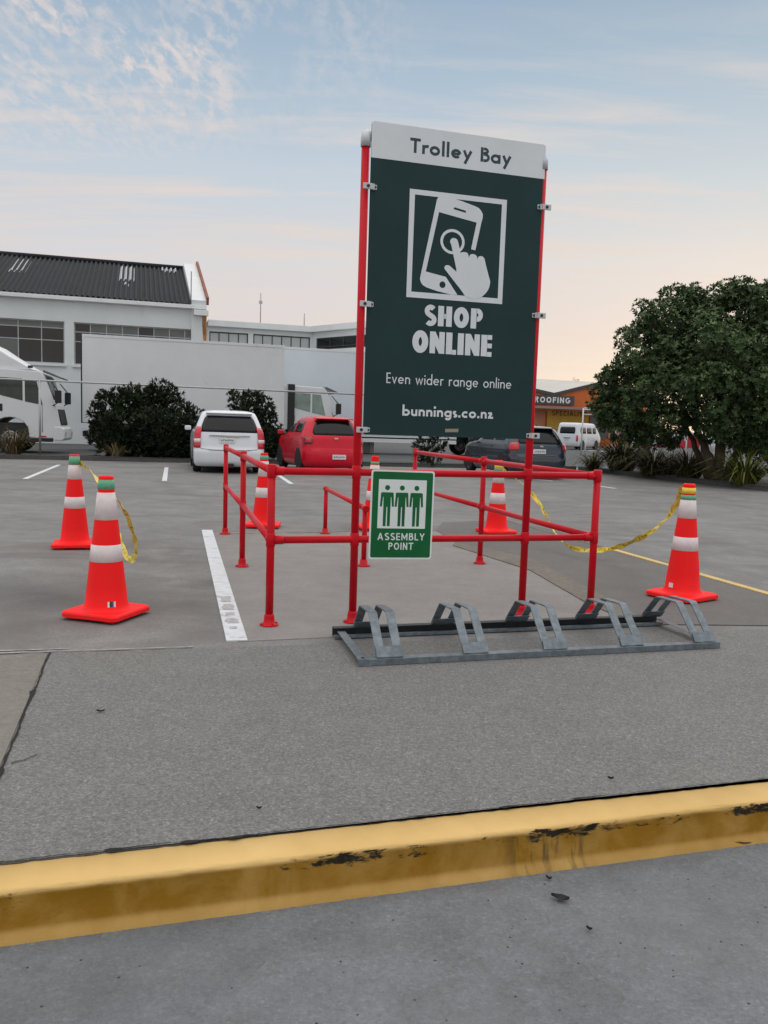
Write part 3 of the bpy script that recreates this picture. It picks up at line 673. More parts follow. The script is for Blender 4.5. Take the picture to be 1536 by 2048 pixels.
topband = [(-.1499, 1.4791), (-.143, 1.493), (-.1318, 1.5009), (-.1034, 1.5094), (-.055, 1.5027), (.0233, 1.4874), (.1092, 1.4669), (.135, 1.458), (.152, 1.443), (.1643, 1.4227), (.1645, 1.400), (.1553, 1.3634), (.1243, 1.3666), (-.1326, 1.4066)]
leftside = [(-.1499, 1.4791), (-.1326, 1.4066), (-.2066, 1.0354), (-.2378, 1.0216)]
rightside = [(.1243, 1.3666), (.1553, 1.3634), (.1232, 1.1941), (.0933, 1.1988)]
botband = [(-.2378, 1.0216), (-.2066, 1.0354), (-.0708, 1.013), (.0124, .9071), (-.0267, .9046), (-.1312, .9214), (-.196, .9376), (-.222, .949), (-.2353, .964), (-.2439, .9865)]
for q, lf in ((topband, .0056), (leftside, .0058), (rightside, .0058), (botband, .0056)): b.poly([s3(a, c_, lf) for a, c_ in q])
b.ribbon(arc(-.0345, 1.234, .0735, .0685, 0, 360, 40)[:-1], .0175, lambda a, c_: s3(a, c_, .0056), 0, True)
hand = [(-.0519, 1.2324), (-.0495, 1.243), (-.0431, 1.2515), (-.034, 1.2565), (-.024, 1.2579), (-.013, 1.2555), (-.0042, 1.2495), (.0015, 1.241), (.0046, 1.2313), (.0226, 1.1687), (.030, 1.1735), (.0386, 1.1762), (.052, 1.1772), (.0649, 1.1749), (.0740, 1.168), (.0809, 1.1439), (.0850, 1.159), (.0917, 1.1660), (.105, 1.170), (.1179, 1.1691), (.128, 1.164), (.1351, 1.1569), (.1404, 1.1400), (.1440, 1.153), (.1483, 1.1579), (.162, 1.162), (.1747, 1.160), (.183, 1.154), (.1888, 1.1463), (.2009, 1.1059), (.2247, 1.0365), (.233, 1.015), (.2347, 1.0015), (.232, .979), (.2255, .9592), (.213, .938), (.1973, .9217), (.182, .908), (.165, .8988), (.139, .891), (.1122, .8896), (.086, .895), (.0617, .9072), (.0338, .9409), (-.0794, 1.059), (-.083, 1.068), (-.0815, 1.0763), (-.076, 1.083), (-.0677, 1.0861), (-.056, 1.086), (-.0448, 1.0819), (-.001, 1.0501), (-.0014, 1.0647), (-.0214, 1.1361), (-.0412, 1.2101)]
b.poly([s3(a, c_, .0064) for a, c_ in hand])
b.build('phone_symbol', SIGN_WHITE, sign)
b = MB()
b.poly([s3(a, c_, .0062) for a, c_ in [(-.036, 1.4400), (-.031, 1.4460), (-.0102, 1.4428), (.0440, 1.4330), (.0500, 1.4260), (.0445, 1.4200), (-.0128, 1.4300), (-.0330, 1.4340)]]); b.build('phone_speaker_slot', SIGN_GREEN, sign); b = MB()
b.poly([s3(a, c_, .0062) for a, c_ in arc(-.0915, .9625, .0205, .0205, 0, 360, 20)[:-1]]); b.build('phone_home_button', SIGN_GREEN, sign)
b = MB(); b.poly([s3(a, c_, .0052) for a, c_ in [(-.036, .052), (.058, .055), (.056, .033), (-.034, .030)]])
b.build('sticker', STICKER, sign)
for x, zs in ((-1, (1.51, .806, .030)), (1, (1.507, .814, .024))):
    for z in zs:
        b = MB(); px_ = x * (BW / 2 + .018)
        b.box((px_, -.022, z), (.062, .010, .036)); b.box((px_ - x * .034, -.012, z), (.020, .016, .036)); b.box((px_ - x * .045, -.008, z), (.030, .006, .030))
        c = b.build('clip', ALU, sign, bevel=.003)
        q = MB(); q.path([(px_ - x * .048, -.0105, z), (px_ - x * .048, -.018, z)], .0075, 8); q.build('bolt', BLACK, c)
        q = MB(); q.path([(px_, -.026, z), (px_, -.031, z)], .010, 8); q.build('bolt', BLACK, c)

# ================================================================== ASSEMBLY POINT SIGN hung on the front rails
AW, AH = .425, .575
ac = FL + fd * ((D(802, 1000, 5.36) - FL).dot(fd)); ac = ac + fnorm * .040
asm = empty('assembly_point_sign', Vector((ac.x, ac.y, .418)), sang + R(-1.0))
asm.rotation_euler = (R(-1.5), R(.9), sang + R(-1.0))
tag(asm, 'small green and white ASSEMBLY POINT sign with three figures hung on the front rails', 'sign')
def rrect(x0, x1, z0, z1, r, n=4):
    o = []
    for (cx, cz, a0) in ((x1 - r, z0 + r, -90), (x1 - r, z1 - r, 0), (x0 + r, z1 - r, 90), (x0 + r, z0 + r, 180)):
        o += [(cx + r * math.cos(R(a0 + k * 90 / n)), cz + r * math.sin(R(a0 + k * 90 / n))) for k in range(n + 1)]
    return o
b = MB(); b.prism(rrect(-AW / 2, AW / 2, 0, AH, .018), lambda a, c_, d: Vector((a, d - .002, c_)), .004); b.build('panel', ASM_WHITE, asm)
b = MB(); b.poly([s3(a, c_, .0026) for a, c_ in rrect(-AW / 2 + .011, AW / 2 - .011, .011, AH - .011, .013)]); b.build('green_field', ASM_GREEN, asm)
b = MB(); b.poly([s3(a, c_, .0031) for a, c_ in rrect(-.162, .160, .200, .515, .002, 1)]); b.build('white_field', ASM_WHITE, asm)
b = MB()
for k in range(3):
    cx = -.103 + .0985 * k; L = lambda a, c_: s3(cx + a, c_, .0036)
    b.poly([L(*p) for p in arc(0, .462, .0165, .0165, 0, 360, 18)[:-1]])
    body = [(-.047, .340), (-.042, .4265), (-.036, .432), (.036, .432), (.042, .4265), (.047, .340), (.033, .340), (.0275, .402), (.0245, .402), (.0235, .214), (.0045, .214), (.003, .338), (-.003, .338), (-.0045, .214), (-.0235, .214), (-.0245, .402), (-.0275, .402), (-.033, .340)]
    b.poly([L(*p) for p in body])
b.build('figures', ASM_GREEN, asm)
b = MB(); lettering(b, 'ASSEMBLY', -.158, .160, .124, .046, .155, s3, .0031, gap=.16); b.build('lettering', ASM_WHITE, asm); b = MB(); lettering(b, 'POINT', -.082, .085, .062, .046, .155, s3, .0031, gap=.16)
b.build('lettering', ASM_WHITE, asm)
b = MB()
for x in (-.15, .15):
    b = MB(); b.path([(x, .004, AH - .02), (x, .03, AH - .014), (x, .045, AH - .03)], .0025, 6); b.build('cable_tie', BLACK, asm)

# ================================================================== BIKE RACK
RA, RB = Vector((-0.11, 4.29, 0)), Vector((2.05, 4.92, 0)); rd = (RB - RA).normalized(); rl = (RB - RA).length
rn = Vector((math.cos(R(104.0)), math.sin(R(104.0)), 0)); RD = .665
rack = empty('bike_rack', RA, math.atan2(rd.y, rd.x))
tag(rack, 'low galvanised steel bike rack with five bent wheel hoops on the paving', 'bike rack')
ia = math.atan2(rd.y, rd.x); ln = Matrix.Rotation(-ia, 3, 'Z') @ rn      # side direction in the rack's own frame
def RL(s, t, z): return Vector((s, 0, 0)) + ln * t + Vector((0, 0, z))
def bar(s0, s1, sec, m, name, along=True, t=0.0):
    b = MB(); n = len(sec)
    A = [RL(s0, t + a, z) if along else RL(t + a, s0, z) for a, z in sec]; B = [RL(s1, t + a, z) if along else RL(t + a, s1, z) for a, z in sec]
    tris = [tuple(x) for x in tessellate_polygon([[Vector((a, z, 0)) for a, z in sec]])]
    b.add(A + B, tris + [tuple(i + n for i in x[::-1]) for x in tris] + [(i, (i + 1) % n, n + (i + 1) % n, n + i) for i in range(n)])
    return b.build(name, m, rack, bevel=.0012)
ang_front = [(0, 0.006), (0, .040), (.058, .040), (.058, .034), (.006, .034), (.006, .006)]
bar(0, rl, ang_front, GALV, 'front_angle')
bar(-.02, rl - .02, [(RD - a, z) for a, z in [(0, .006), (0, .062), (.05, .062), (.05, .056), (.006, .056), (.006, .006)]], GALV_DARK, 'back_angle')
bar(-.02, rl - .02, [(RD - .085, .006), (RD - .085, .024), (RD - .055, .024), (RD - .055, .006)], GALV, 'back_strip')
for s in (0.0, rl - .055):
    bar(.004, RD - .055, [(0, .0435), (.05, .0435), (.05, .0375 + .003), (.0, .0375 + .003)], GALV, 'end_bar', along=False, t=s)
prof_h = [(.030, .046), (.040, .062), (.226, .229), (.241, .239), (.256, .242), (.470, .229), (.484, .224), (.494, .215), (.622, .088), (.634, .068)]
def strap(b, s, w, th, slant):
    P = prof_h; n = len(P); vs = []
    for i, (t_, z) in enumerate(P):
        a = P[max(i - 1, 0)]; c_ = P[min(i + 1, n - 1)]; tx, tz = c_[0] - a[0], c_[1] - a[1]; l = math.hypot(tx, tz); nx, nz = -tz / l, tx / l
        so2 = s + slant * t_
        vs += [RL(so2 - w / 2, t_, z), RL(so2 + w / 2, t_, z), RL(so2 + w / 2, t_ - nx * th, z - nz * th), RL(so2 - w / 2, t_ - nx * th, z - nz * th)]
    fs = [(4 * i + k, 4 * i + (k + 1) % 4, 4 * i + 4 + (k + 1) % 4, 4 * i + 4 + k) for i in range(n - 1) for k in range(4)]
    b.add(vs, fs + [(0, 1, 2, 3), (4 * n - 1, 4 * n - 2, 4 * n - 3, 4 * n - 4)])
hoops = [(768, 1308, 0.0), (937, 1300, .0), (1092, 1292, .02), (1245, 1286, .02), (1390, 1280, .02)]
for k, (hx, hy, sl_) in enumerate(hoops):
    p = G(hx, hy, .03) - RA; s = p.dot(rd)
    b = MB()
    for ds in (-.050, .050): strap(b, s + ds, .049, .007, sl_)
    # end plates that tie the two straps together and sit on the angles
    def plate(t0, z0, t1, z1):
        A = [RL(s + sl_ * t0 - .074, t0, z0), RL(s + sl_ * t0 + .074, t0, z0), RL(s + sl_ * t1 + .074, t1, z1), RL(s + sl_ * t1 - .074, t1, z1)]
        nn = (A[1] - A[0]).cross(A[3] - A[0]).normalized() * .0065
        b.add(A + [x + nn for x in A], [(0, 1, 2, 3), (7, 6, 5, 4), (0, 4, 5, 1), (1, 5, 6, 2), (2, 6, 7, 3), (3, 7, 4, 0)])
    plate(.020, .0415, .058, .0925); plate(.628, .0635, .588, .106)
    h = b.build('wheel_hoop', GALV, rack)
b = MB()
for s in (.03, rl - .03, rl / 2 + .06):
    b = MB(); b.path([RL(s, .03, .0405), RL(s, .03, .047)], .011, 8); b.build('anchor_bolt', GALV_DARK, rack)

# ================================================================== TRAFFIC CONES
def cone_parts(root, bands, sleeve, tip=None, base_rot=0.0):
    Hc = .90; rb, rtp = .137, .041
    rad = lambda z: rb + (rtp - rb) * (z - .05) / (Hc - .05)
    b = MB()
    pr = [(.168, .050), (.155, .056), (.145, .066), (rad(.085), .085)] + [(rad(z), z) for z in (.2, .35, .5, .65, .8, .872)] + [(.045, .876), (.046, .892), (.041, .90), (.030, .90), (.027, .885), (.026, .80)]
    b.lathe(pr, 36); o = b.build('body', CONE, root)
    # corner-cut base with rounded top edge and feet
    b = MB(); a_, cc = .205, .030
    def octo(h_, c_): return [(-h_ + c_, -h_), (h_ - c_, -h_), (h_, -h_ + c_), (h_, h_ - c_), (h_ - c_, h_), (-h_ + c_, h_), (-h_, h_ - c_), (-h_, -h_ + c_)]
    rings = [(a_ - .012, .012), (a_, .016), (a_, .038), (a_ - .006, .047), (a_ - .016, .0515)]
    vs = []
    for h_, z in rings: vs += [(x, y, z) for x, y in octo(h_, cc)]
    fs = [(i * 8 + k, i * 8 + (k + 1) % 8, (i + 1) * 8 + (k + 1) % 8, (i + 1) * 8 + k) for i in range(len(rings) - 1) for k in range(8)]
    b.add(vs, fs + [tuple(range(8))[::-1], tuple(range(32, 40))])
    for sx in (-1, 1):
        for sy in (-1, 1): b.rng(sx * .10, sx * .165, sy * .10, sy * .165, 0.0, .0125)
    bo = b.build('base', CONE, root); bo.rotation_euler.z = base_rot
    for z0, z1 in bands:
        b = MB(); b.lathe([(rad(z0) - .002, z0 - .002), (rad(z0) + .0022, z0), (rad(z1) + .0022, z1), (rad(z1) - .002, z1 + .002)], 36); b.build('reflective_band', BAND, root)
    z0, z1 = sleeve
    b = MB(); b.lathe([(rad(z0) + .001, z0 - .001), (rad(z0) + .0035, z0), (rad(z1) + .004, z1), (rad(z1), z1 + .001)], 30); b.build('tape_sleeve', GREEN_TAPE, root)
    if tip:
        z0, z1 = tip
        b = MB(); b.lathe([(rad(z0) + .001, z0 - .001), (rad(z0) + .0045, z0), (rad(z1) + .006, z1), (rad(z1), z1 + .001)], 30); b.build('tape_wrap', YTAPE, root)
cones = [  # base px, rotation, bands, sleeve, tip, label
 ((213, 1232), 73, [(.625, .795), (.36, .465)], (.818, .876), None, 'orange cone with a green tape sleeve, turned corner-on, beside the white bay line'),
 ((150, 1094), 17, [(.665, .80), (.385, .492)], (.805, .885), None, 'orange cone standing farther back past the corner-on cone, tape tied at its green top'),
 ((526, 1054), 3, [(.62, .80), (.365, .48)], (.82, .87), None, 'orange cone seen through the railing corner in front of the white car'),
 ((746, 1058), 20, [(.625, .79), (.36, .47)], (.80, .83), None, 'orange cone mostly hidden behind the ASSEMBLY POINT sign'),
 ((992, 1067), 15, [(.625, .765), (.37, .50)], (.77, .80), (.80, .85), 'orange cone inside the open side rails with yellow tape on its top'),
 ((1363, 1197), 36, [(.635, .775), (.385, .487)], (.778, .812), (.825, .868), 'orange cone behind the bike rack end on the driveway, yellow tape tied on'),
]
cone_tops = []
for (px, py), rot, bands, sleeve, tip, lab in cones:
    p = G(px, py); r = empty('traffic_cone', Vector((p.x, p.y, .004)), 0)
    cone_parts(r, bands, sleeve, tip, R(rot))
    tag(r, lab, 'traffic cone', 'traffic cones round the trolley bay')
    cone_tops.append(Vector((p.x, p.y, .80)))
c0r = [o for o in bpy.data.objects if o.name.startswith('traffic_cone')]
def patch_sticker(root, ang, z, w, h, mats):
    b = MB(); rr_ = .137 + (.041 - .137) * (z - .05) / .85 + .003
    for i in range(4):
        a0 = ang + (i - 2) * w / 4 / rr_; a1 = a0 + w / 4 / rr_
        P = lambda a, zz: (rr_ * math.cos(a) * (1 - (zz - z) * .8), rr_ * math.sin(a) * (1 - (zz - z) * .8), zz)
        b.add([P(a0, z - h / 2), P(a1, z - h / 2), P(a1, z + h / 2), P(a0, z + h / 2)], [(0, 1, 2, 3)], i % len(mats))
    b.build('sticker', mats, root)
patch_sticker(c0r[0], R(-58), .098, .05, .035, [SIGN_WHITE, INK, BANNER_BLUE])
patch_sticker(c0r[5], R(-150), .112, .04, .035, [SIGN_WHITE])

# ================================================================== CAUTION TAPES
def tape(name, pts, w, twist, label):
    """pts: 3-D points; a flat plastic strip that twists as it hangs"""
    P = [Vector(p) for p in pts]
    for _ in range(3):      # Chaikin smoothing
        Q = [P[0]]
        for a, c_ in zip(P[:-1], P[1:]): Q += [a * .75 + c_ * .25, a * .25 + c_ * .75]
        P = Q + [P[-1]]
    # resample
    Ls = [0]
    for a, c_ in zip(P[:-1], P[1:]): Ls.append(Ls[-1] + (c_ - a).length)
    N = int(Ls[-1] / .012); Q = []; j = 0
    for i in range(N + 1):
        s = Ls[-1] * i / N
        while j < len(Ls) - 2 and Ls[j + 1] < s: j += 1
        f = (s - Ls[j]) / max(1e-6, Ls[j + 1] - Ls[j]); Q.append(P[j] + (P[j + 1] - P[j]) * min(1, max(0, f)))
    b = MB(); rr_ = random.Random(len(pts)); NW = 7; vs = []
    for i, p in enumerate(Q):
        t = (Q[min(i + 1, N)] - Q[max(i - 1, 0)]).normalized(); side = t.cross(Vector((0, 0, 1)))
        side = side.normalized() if side.length > .05 else Vector((1, 0, 0)); upv = side.cross(t)
        a = twist(i / N); ax = side * math.sin(a) + upv * math.cos(a); ay = t.cross(ax)
        wv = w * (.85 + .15 * math.sin(i * .21))
        for k in range(NW + 1):
            q = (k / NW - .5); vs.append(p + ax * (wv * q) + ay * (.006 * math.cos(q * 5 + i * .07) * math.sin(i * .33)))
    for i in range(N):
        for k in range(NW):
            word = (i // 3) % 9 < 6 and 2 <= k <= 4
            ink = word and ((i * 7 + k * 5 + (i // 27) * 3) % 5 == 0) and (i % 4 != 3)
            b.add([vs[i * (NW + 1) + k], vs[(i + 1) * (NW + 1) + k], vs[(i + 1) * (NW + 1) + k + 1], vs[i * (NW + 1) + k + 1]], [(0, 1, 2, 3)], 1 if ink else 0, True)
    o = b.build(name, [YTAPE, INK], fixn=False)
    tag(o, label, 'caution tape', 'yellow caution tapes tied between cones')
    return o
lp = [(160, 926, 8.1), (186, 944, 7.85), (206, 980, 7.6), (224, 1035, 7.2), (240, 1080, 6.85), (252, 1114, 6.5), (264, 1121, 6.3), (274, 1108, 6.1), (266, 1062, 5.85), (248, 1018, 5.6), (234, 996, 5.45), (220, 984, 5.34)]
tape('caution_tape', [D(*p) for p in lp], .065, lambda f: .25 + .7 * math.sin(f * 9), 'yellow caution tape hanging in a narrow loop between the two green-topped cones')
rp = [(1004, 938, 10.1), (1026, 952, 9.9), (1052, 975, 9.6), (1078, 1004, 9.3), (1098, 1042, 9.0), (1118, 1080, 8.7), (1148, 1099, 8.5), (1190, 1102, 8.25), (1232, 1096, 7.95), (1272, 1081, 7.6), (1310, 1060, 7.25), (1340, 1030, 6.9), (1356, 1002, 6.7), (1366, 974, 6.5)]
tape('caution_tape', [D(*p) for p in rp], .055, lambda f: .3 + .75 * math.sin(f * 21), 'yellow caution tape sagging almost to the ground across the driveway')
def knot(p, k):
    pass

# ================================================================== SMALL LITTER ON THE ROAD
def leaf_litter(px, py, z, l, w, ang, label, m, curl=.01):
    p = G(px, py, z); b = MB(); vs = []; n = 7
    rr_ = random.Random(int(px))
    for i in range(n):
        f = i / (n - 1); hw = w * .5 * math.sin(math.pi * (f * .9 + .05)) * rr_.uniform(.7, 1.15)
        for s in (-1, 0, 1): vs.append(Vector(((f - .5) * l, s * hw, .004 + curl * (abs(s) * .6 + (f - .5) ** 2 * 2) * rr_.uniform(.7, 1.2))))
    b.add(vs, [(3 * i + k, 3 * i + 3 + k, 3 * i + 4 + k, 3 * i + 1 + k) for i in range(n - 1) for k in range(2)])
    o = b.build('fallen_leaf', m, fixn=False, loc=p); o.rotation_euler.z = ang
    tag(o, label, 'leaf', 'dead leaves on the road')
LITTER = mat('dead leaf', (0.018, 0.016, 0.014), 0.8, var=.3, scale=60)
LITTER_B = mat('brown dead leaf', (0.10, 0.06, 0.035), 0.8, var=.3, scale=60)
leaf_litter(1120, 1801, -.13, .055, .028, R(-25), 'largest black curled leaf lying on the road below the kerb', LITTER, .014)
leaf_litter(1097, 1760, -.13, .020, .013, R(-30), 'small dark leaf scrap between the kerb foot and the biggest black leaf', LITTER)
leaf_litter(1178, 1862, -.13, .018, .012, R(-40), 'small dark scrap on the road nearer than the biggest black leaf', LITTER)
leaf_litter(1480, 1690, -.13, .075, .008, R(-4), 'thin brown twig-like leaf lying against the foot of the yellow kerb', LITTER_B)
leaf_litter(1221, 1560, .004, .022, .012, R(-20), 'dark leaf scrap on the paving above the kerb', LITTER)
leaf_litter(518, 1620, .004, .018, .010, R(0), 'tiny dark scrap on the paving close to the kerb joint', LITTER)
leaf_litter(201, 1425, .004, .034, .014, R(5), 'dark scrap on the paving near the open slab joint', LITTER)

# ================================================================== VEHICLES
class Body:
    """car shell: a stack of rounded outlines from sill to roof. y=0 at the tail, +y forward"""
    def __init__(s, layers): s.L = layers      # (z, half width, y tail, y nose, corner radius rear, corner radius nose, tail bulge)
    def at(s, z):
        L = s.L
        if z <= L[0][0]: return L[0][1:]
        for a, c in zip(L[:-1], L[1:]):
            if a[0] <= z <= c[0]:
                f = (z - a[0]) / max(1e-6, c[0] - a[0]); return tuple(x + (y - x) * f for x, y in zip(a[1:], c[1:]))
        return L[-1][1:]
    def rear(s, fx, z):
        W, y0, y1, r, rf, bu = s.at(z); x = fx * W; ax = abs(x); y = y0 + bu * fx * fx
        if ax > W - r: y += r - math.sqrt(max(0, r * r - (ax - (W - r)) ** 2))
        return Vector((x, y, z))
    def front(s, fx, z):
        W, y0, y1, r, rf, bu = s.at(z); x = fx * W; ax = abs(x); y = y1 - bu * 1.5 * fx * fx
        if ax > W - rf: y -= rf - math.sqrt(max(0, rf * rf - (ax - (W - rf)) ** 2))
        return Vector((x, y, z))
    def side(s, sg, y, z):
        W, y0, y1, r, rf, bu = s.at(z); x = W
        a = (y0 + bu + r) - y
        if a > 0: x = W - r + math.sqrt(max(0, r * r - a * a))
        a = y - (y1 - bu * 1.5 - rf)
        if a > 0: x = W - rf + math.sqrt(max(0, rf * rf - a * a))
        return Vector((sg * x, y, z))
    def ring(s, z):
        W, y0, y1, r, rf, bu = s.at(z); P = []
        e = 1 - r / W; ef = 1 - rf / W
        fx = [-1 + (1 - e) * (1 - math.cos(R(90 - a))) for a in (0, 18, 36, 54, 72)]
        rearx = [-(W - r + r * math.cos(R(a))) / W for a in (0, 22, 45, 68)] + [-e + 2 * e * k / 8 for k in range(9)] + [(W - r + r * math.cos(R(a))) / W for a in (68, 45, 22, 0)]
        P += [s.rear(f, z) for f in rearx]
        ya, yb = y0 + bu + r, y1 - bu * 1.5 - rf
        P += [Vector((W, ya + (yb - ya) * k / 14, z)) for k in range(1, 14)]
        frx = [(W - rf + rf * math.cos(R(a))) / W for a in (0, 30, 60)] + [ef - 2 * ef * k / 6 for k in range(7)] + [-(W - rf + rf * math.cos(R(a))) / W for a in (60, 30, 0)]
        P += [s.front(f, z) for f in frx]
        P += [Vector((-W, yb + (ya - yb) * k / 14, z)) for k in range(1, 14)]
        return P
    def shell(s, zs):
        b = MB(); rings = [s.ring(z) for z in zs]; n = len(rings[0])
        vs = [p for r_ in rings for p in r_]
        fs = [(i * n + k, i * n + (k + 1) % n, (i + 1) * n + (k + 1) % n, (i + 1) * n + k) for i in range(len(rings) - 1) for k in range(n)]
        b.add(vs, fs, 0, True)
        top = rings[-1]; c = sum(top, Vector()) / n + Vector((0, 0, .025)); o = len(b.v); b.v.append(tuple(c))
        for k in range(n): b.f.append(((len(rings) - 1) * n + k, (len(rings) - 1) * n + (k + 1) % n, o)); b.mi.append(0); b.sm.append(True)
        b.add(rings[0], [tuple(range(n))[::-1]], 0)
        return b
    def patch(s, fn, u0, u1, v0, v1, off, nu=8, nv=5, inset=(0, 0), thick=.02, rnd=.08):
        """a panel lying just proud of the skin; inset narrows it towards (bottom, top)"""
        b = MB(); G_ = []
        for j in range(nv + 1):
            fj = j / nv; sh = inset[0] * (1 - fj) + inset[1] * fj + rnd * abs(2 * fj - 1) ** 6
            row = []
            for i in range(nu + 1):
                fi = i / nu; u = u0 + (u1 - u0) * (sh + (1 - 2 * sh) * fi); v = v0 + (v1 - v0) * fj
                p = fn(u, v); e = 1e-3
                t1 = fn(u + e, v) - fn(u - e, v); t2 = fn(u, v + e) - fn(u, v - e); n = t1.cross(t2)
                if n.length < 1e-12: n = Vector((0, -1, 0))
                n.normalize()
                out = p - Vector((0, s.at(v)[1] + 1.2, v))
                if n.dot(out) < 0: n = -n
                row.append((p + n * off, p - n * thick))
            G_.append(row)
        w = nu + 1; vs = [q[0] for r_ in G_ for q in r_]; m = len(vs); vs += [q[1] for r_ in G_ for q in r_]
        b.add(vs, [(j * w + i, j * w + i + 1, (j + 1) * w + i + 1, (j + 1) * w + i) for j in range(nv) for i in range(nu)], 0, True)
        edge = [i for i in range(nu + 1)] + [j * w + nu for j in range(1, nv + 1)] + [nv * w + i for i in range(nu - 1, -1, -1)] + [j * w for j in range(nv - 1, 0, -1)]
        for a, c in zip(edge, edge[1:] + edge[:1]): b.f.append((a, c, m + c, m + a)); b.mi.append(0); b.sm.append(False)
        return b

def wheel(root, x, y, r, w, sgn, rim_m=RIM):
    b = MB(); prof_ = [(r * .62, -w / 2), (r * .93, -w / 2), (r, -w / 2 + .03), (r, w / 2 - .03), (r * .93, w / 2), (r * .62, w / 2)]
    b.lathe(prof_, 28); wo = b.build('wheel', RUBBER, root); wo.location = (x, y, r); wo.rotation_euler = (0, R(90) * sgn, 0)
    b = MB(); b.lathe([(0, w / 2 - .03), (r * .16, w / 2 - .02), (r * .2, w / 2 - .05), (r * .56, w / 2 - .035), (r * .63, w / 2 - .005), (r * .64, w / 2 - .05)], 24)
    for k in range(5):
        a = k * R(72); m = Matrix.Rotation(a, 3, 'Z')
        b.box(m @ Vector((r * .38, 0, w / 2 - .028)), (r * .42, r * .13, .02), 0, m)
    b.build('rim', rim_m, wo)
    return wo
def arch(root, sg, W, y, r, zc, name='wheel_arch'):
    b = MB(); P = [(y + r * math.cos(R(a)), zc + r * math.sin(R(a))) for a in range(-20, 201, 10)]
    b.prism(P, lambda a, c, d: Vector((sg * (W + .004 - d), a, c)), .03); b.build(name, BLACK, root)

def smudge_plate(root, p, w, h, n, m=PLATE):
    """number plate with illegible dark strokes"""
    b = MB(); b.box(p, (w, .014, h)); o = b.build('number_plate', m, root, bevel=.004)
    q = MB(); rr_ = random.Random(int(w * 1000) + n)
    for k in range(n):
        x = p[0] + (k - (n - 1) / 2) * w * .14
        q.box((x - w * .03, p[1] - .0085, p[2]), (w * .022, .003, h * .5)); q.box((x + w * .02, p[1] - .0085, p[2] + h * rr_.uniform(-.1, .1)), (w * .07, .003, h * .12))
    q.build('plate_marks', INK, o)

def make_mpv():
    r = empty('parked_car', (0, 0, 0))
    B = Body([(.17, .79, .16, 4.36, .22, .35, .03), (.24, .835, .03, 4.48, .20, .4, .03), (.40, .852, 0, 4.52, .18, .42, .03), (.58, .856, .0, 4.52, .17, .42, .03), (.615, .852, .035, 4.5, .15, .42, .03),
      (.80, .852, .055, 4.40, .13, .4, .03), (.93, .845, .075, 4.05, .12, .4, .03), (.985, .838, .09, 3.45, .12, .5, .03), (1.02, .825, .10, 3.36, .12, .5, .03),
      (1.2, .765, .19, 2.98, .12, .45, .03), (1.40, .685, .30, 2.62, .13, .4, .03), (1.475, .645, .34, 2.48, .15, .4, .03), (1.515, .58, .42, 2.3, .2, .4, .03), (1.54, .44, .62, 2.0, .2, .3, .03)])
    B.shell([.17, .24, .32, .40, .50, .58, .615, .70, .80, .93, .985, 1.02, 1.1, 1.2, 1.3, 1.40, 1.475, 1.515, 1.54]).build('body', CAR_WHITE, r, weld=False)
    B.patch(B.rear, -.86, .86, 1.005, 1.405, .004, 16, 6, (.0, .015), rnd=.03).build('rear_window', GLASS, r)
    for sg in (-1, 1):
        f = lambda y, z, s=sg: B.side(s, y, z)
        B.patch(f, .58, 1.25, 1.05, 1.385, .004, 6, 4, (0, .03), rnd=.03).build('side_window', GLASS, r)
        B.patch(f, 1.33, 2.30, 1.05, 1.39, .004, 6, 4, (0, .02), rnd=.02).build('side_window', GLASS, r)
        B.patch(f, 2.38, 3.05, 1.05, 1.36, .004, 6, 4, (0, .12), rnd=.02).build('side_window', GLASS, r)
        # tall tail lamp: red, a pale middle band, red foot
        lo, hi = (.80, .985) if sg > 0 else (-.985, -.80)
        lamp = B.patch(B.rear, lo, hi, .615, 1.12, .022, 8, 8, (0, .06), thick=.03, rnd=.06).build('tail_light', LIGHT_RED, r)
        B.patch(B.rear, lo + .015, hi - .008, .745, .835, .027, 6, 2, thick=.012, rnd=0).build('reverse_lamp', LIGHT_CLEAR, lamp)
        wheel(r, sg * .75, .86, .315, .2, sg); wheel(r, sg * .75, 3.55, .315, .2, sg)
        arch(r, sg, .852, .86, .37, .32); arch(r, sg, .852, 3.55, .37, .32)
        b = MB(); b.box((sg * .94, 3.05, 1.07), (.17, .09, .12)); b.build('door_mirror', CAR_WHITE, r, bevel=.03)
    b = MB(); b.box((0, .055, .925), (.98, .03, .028)); b.box((0, .05, .912), (.46, .03, .03)); b.build('tailgate_garnish', CHROME, r, bevel=.006)
    b = MB(); b.rng(-.93 * .6, .93 * .6, .24, .46, 1.455, 1.478); b.build('roof_spoiler', CAR_WHITE, r, bevel=.01)
    smudge_plate(r, (-.06, .035, .815), .36, .125, 6)
    b = MB(); b.path([B.rear(-.80, .60) + Vector((0, -.004, 0)), B.rear(-.5, .575) + Vector((0, -.004, 0)), B.rear(0, .57) + Vector((0, -.004, 0)), B.rear(.5, .575) + Vector((0, -.004, 0)), B.rear(.80, .60) + Vector((0, -.004, 0))], .008, 6); b.build('bumper_seam', FRAME_DARK, r)
    b = MB(); b.box((0, .02, .20), (.22, .06, .10)); b.build('tow_bar', BLACK, r, bevel=.01)
    b = MB(); b.path([(.06, .52, 1.545), (.05, .62, 1.60)], .012, 6); b.build('antenna', BLACK, r)
    b = MB(); b.rng(-.70, .70, .5, 4.0, .14, .20); b.build('underbody', BLACK, r)
    return r
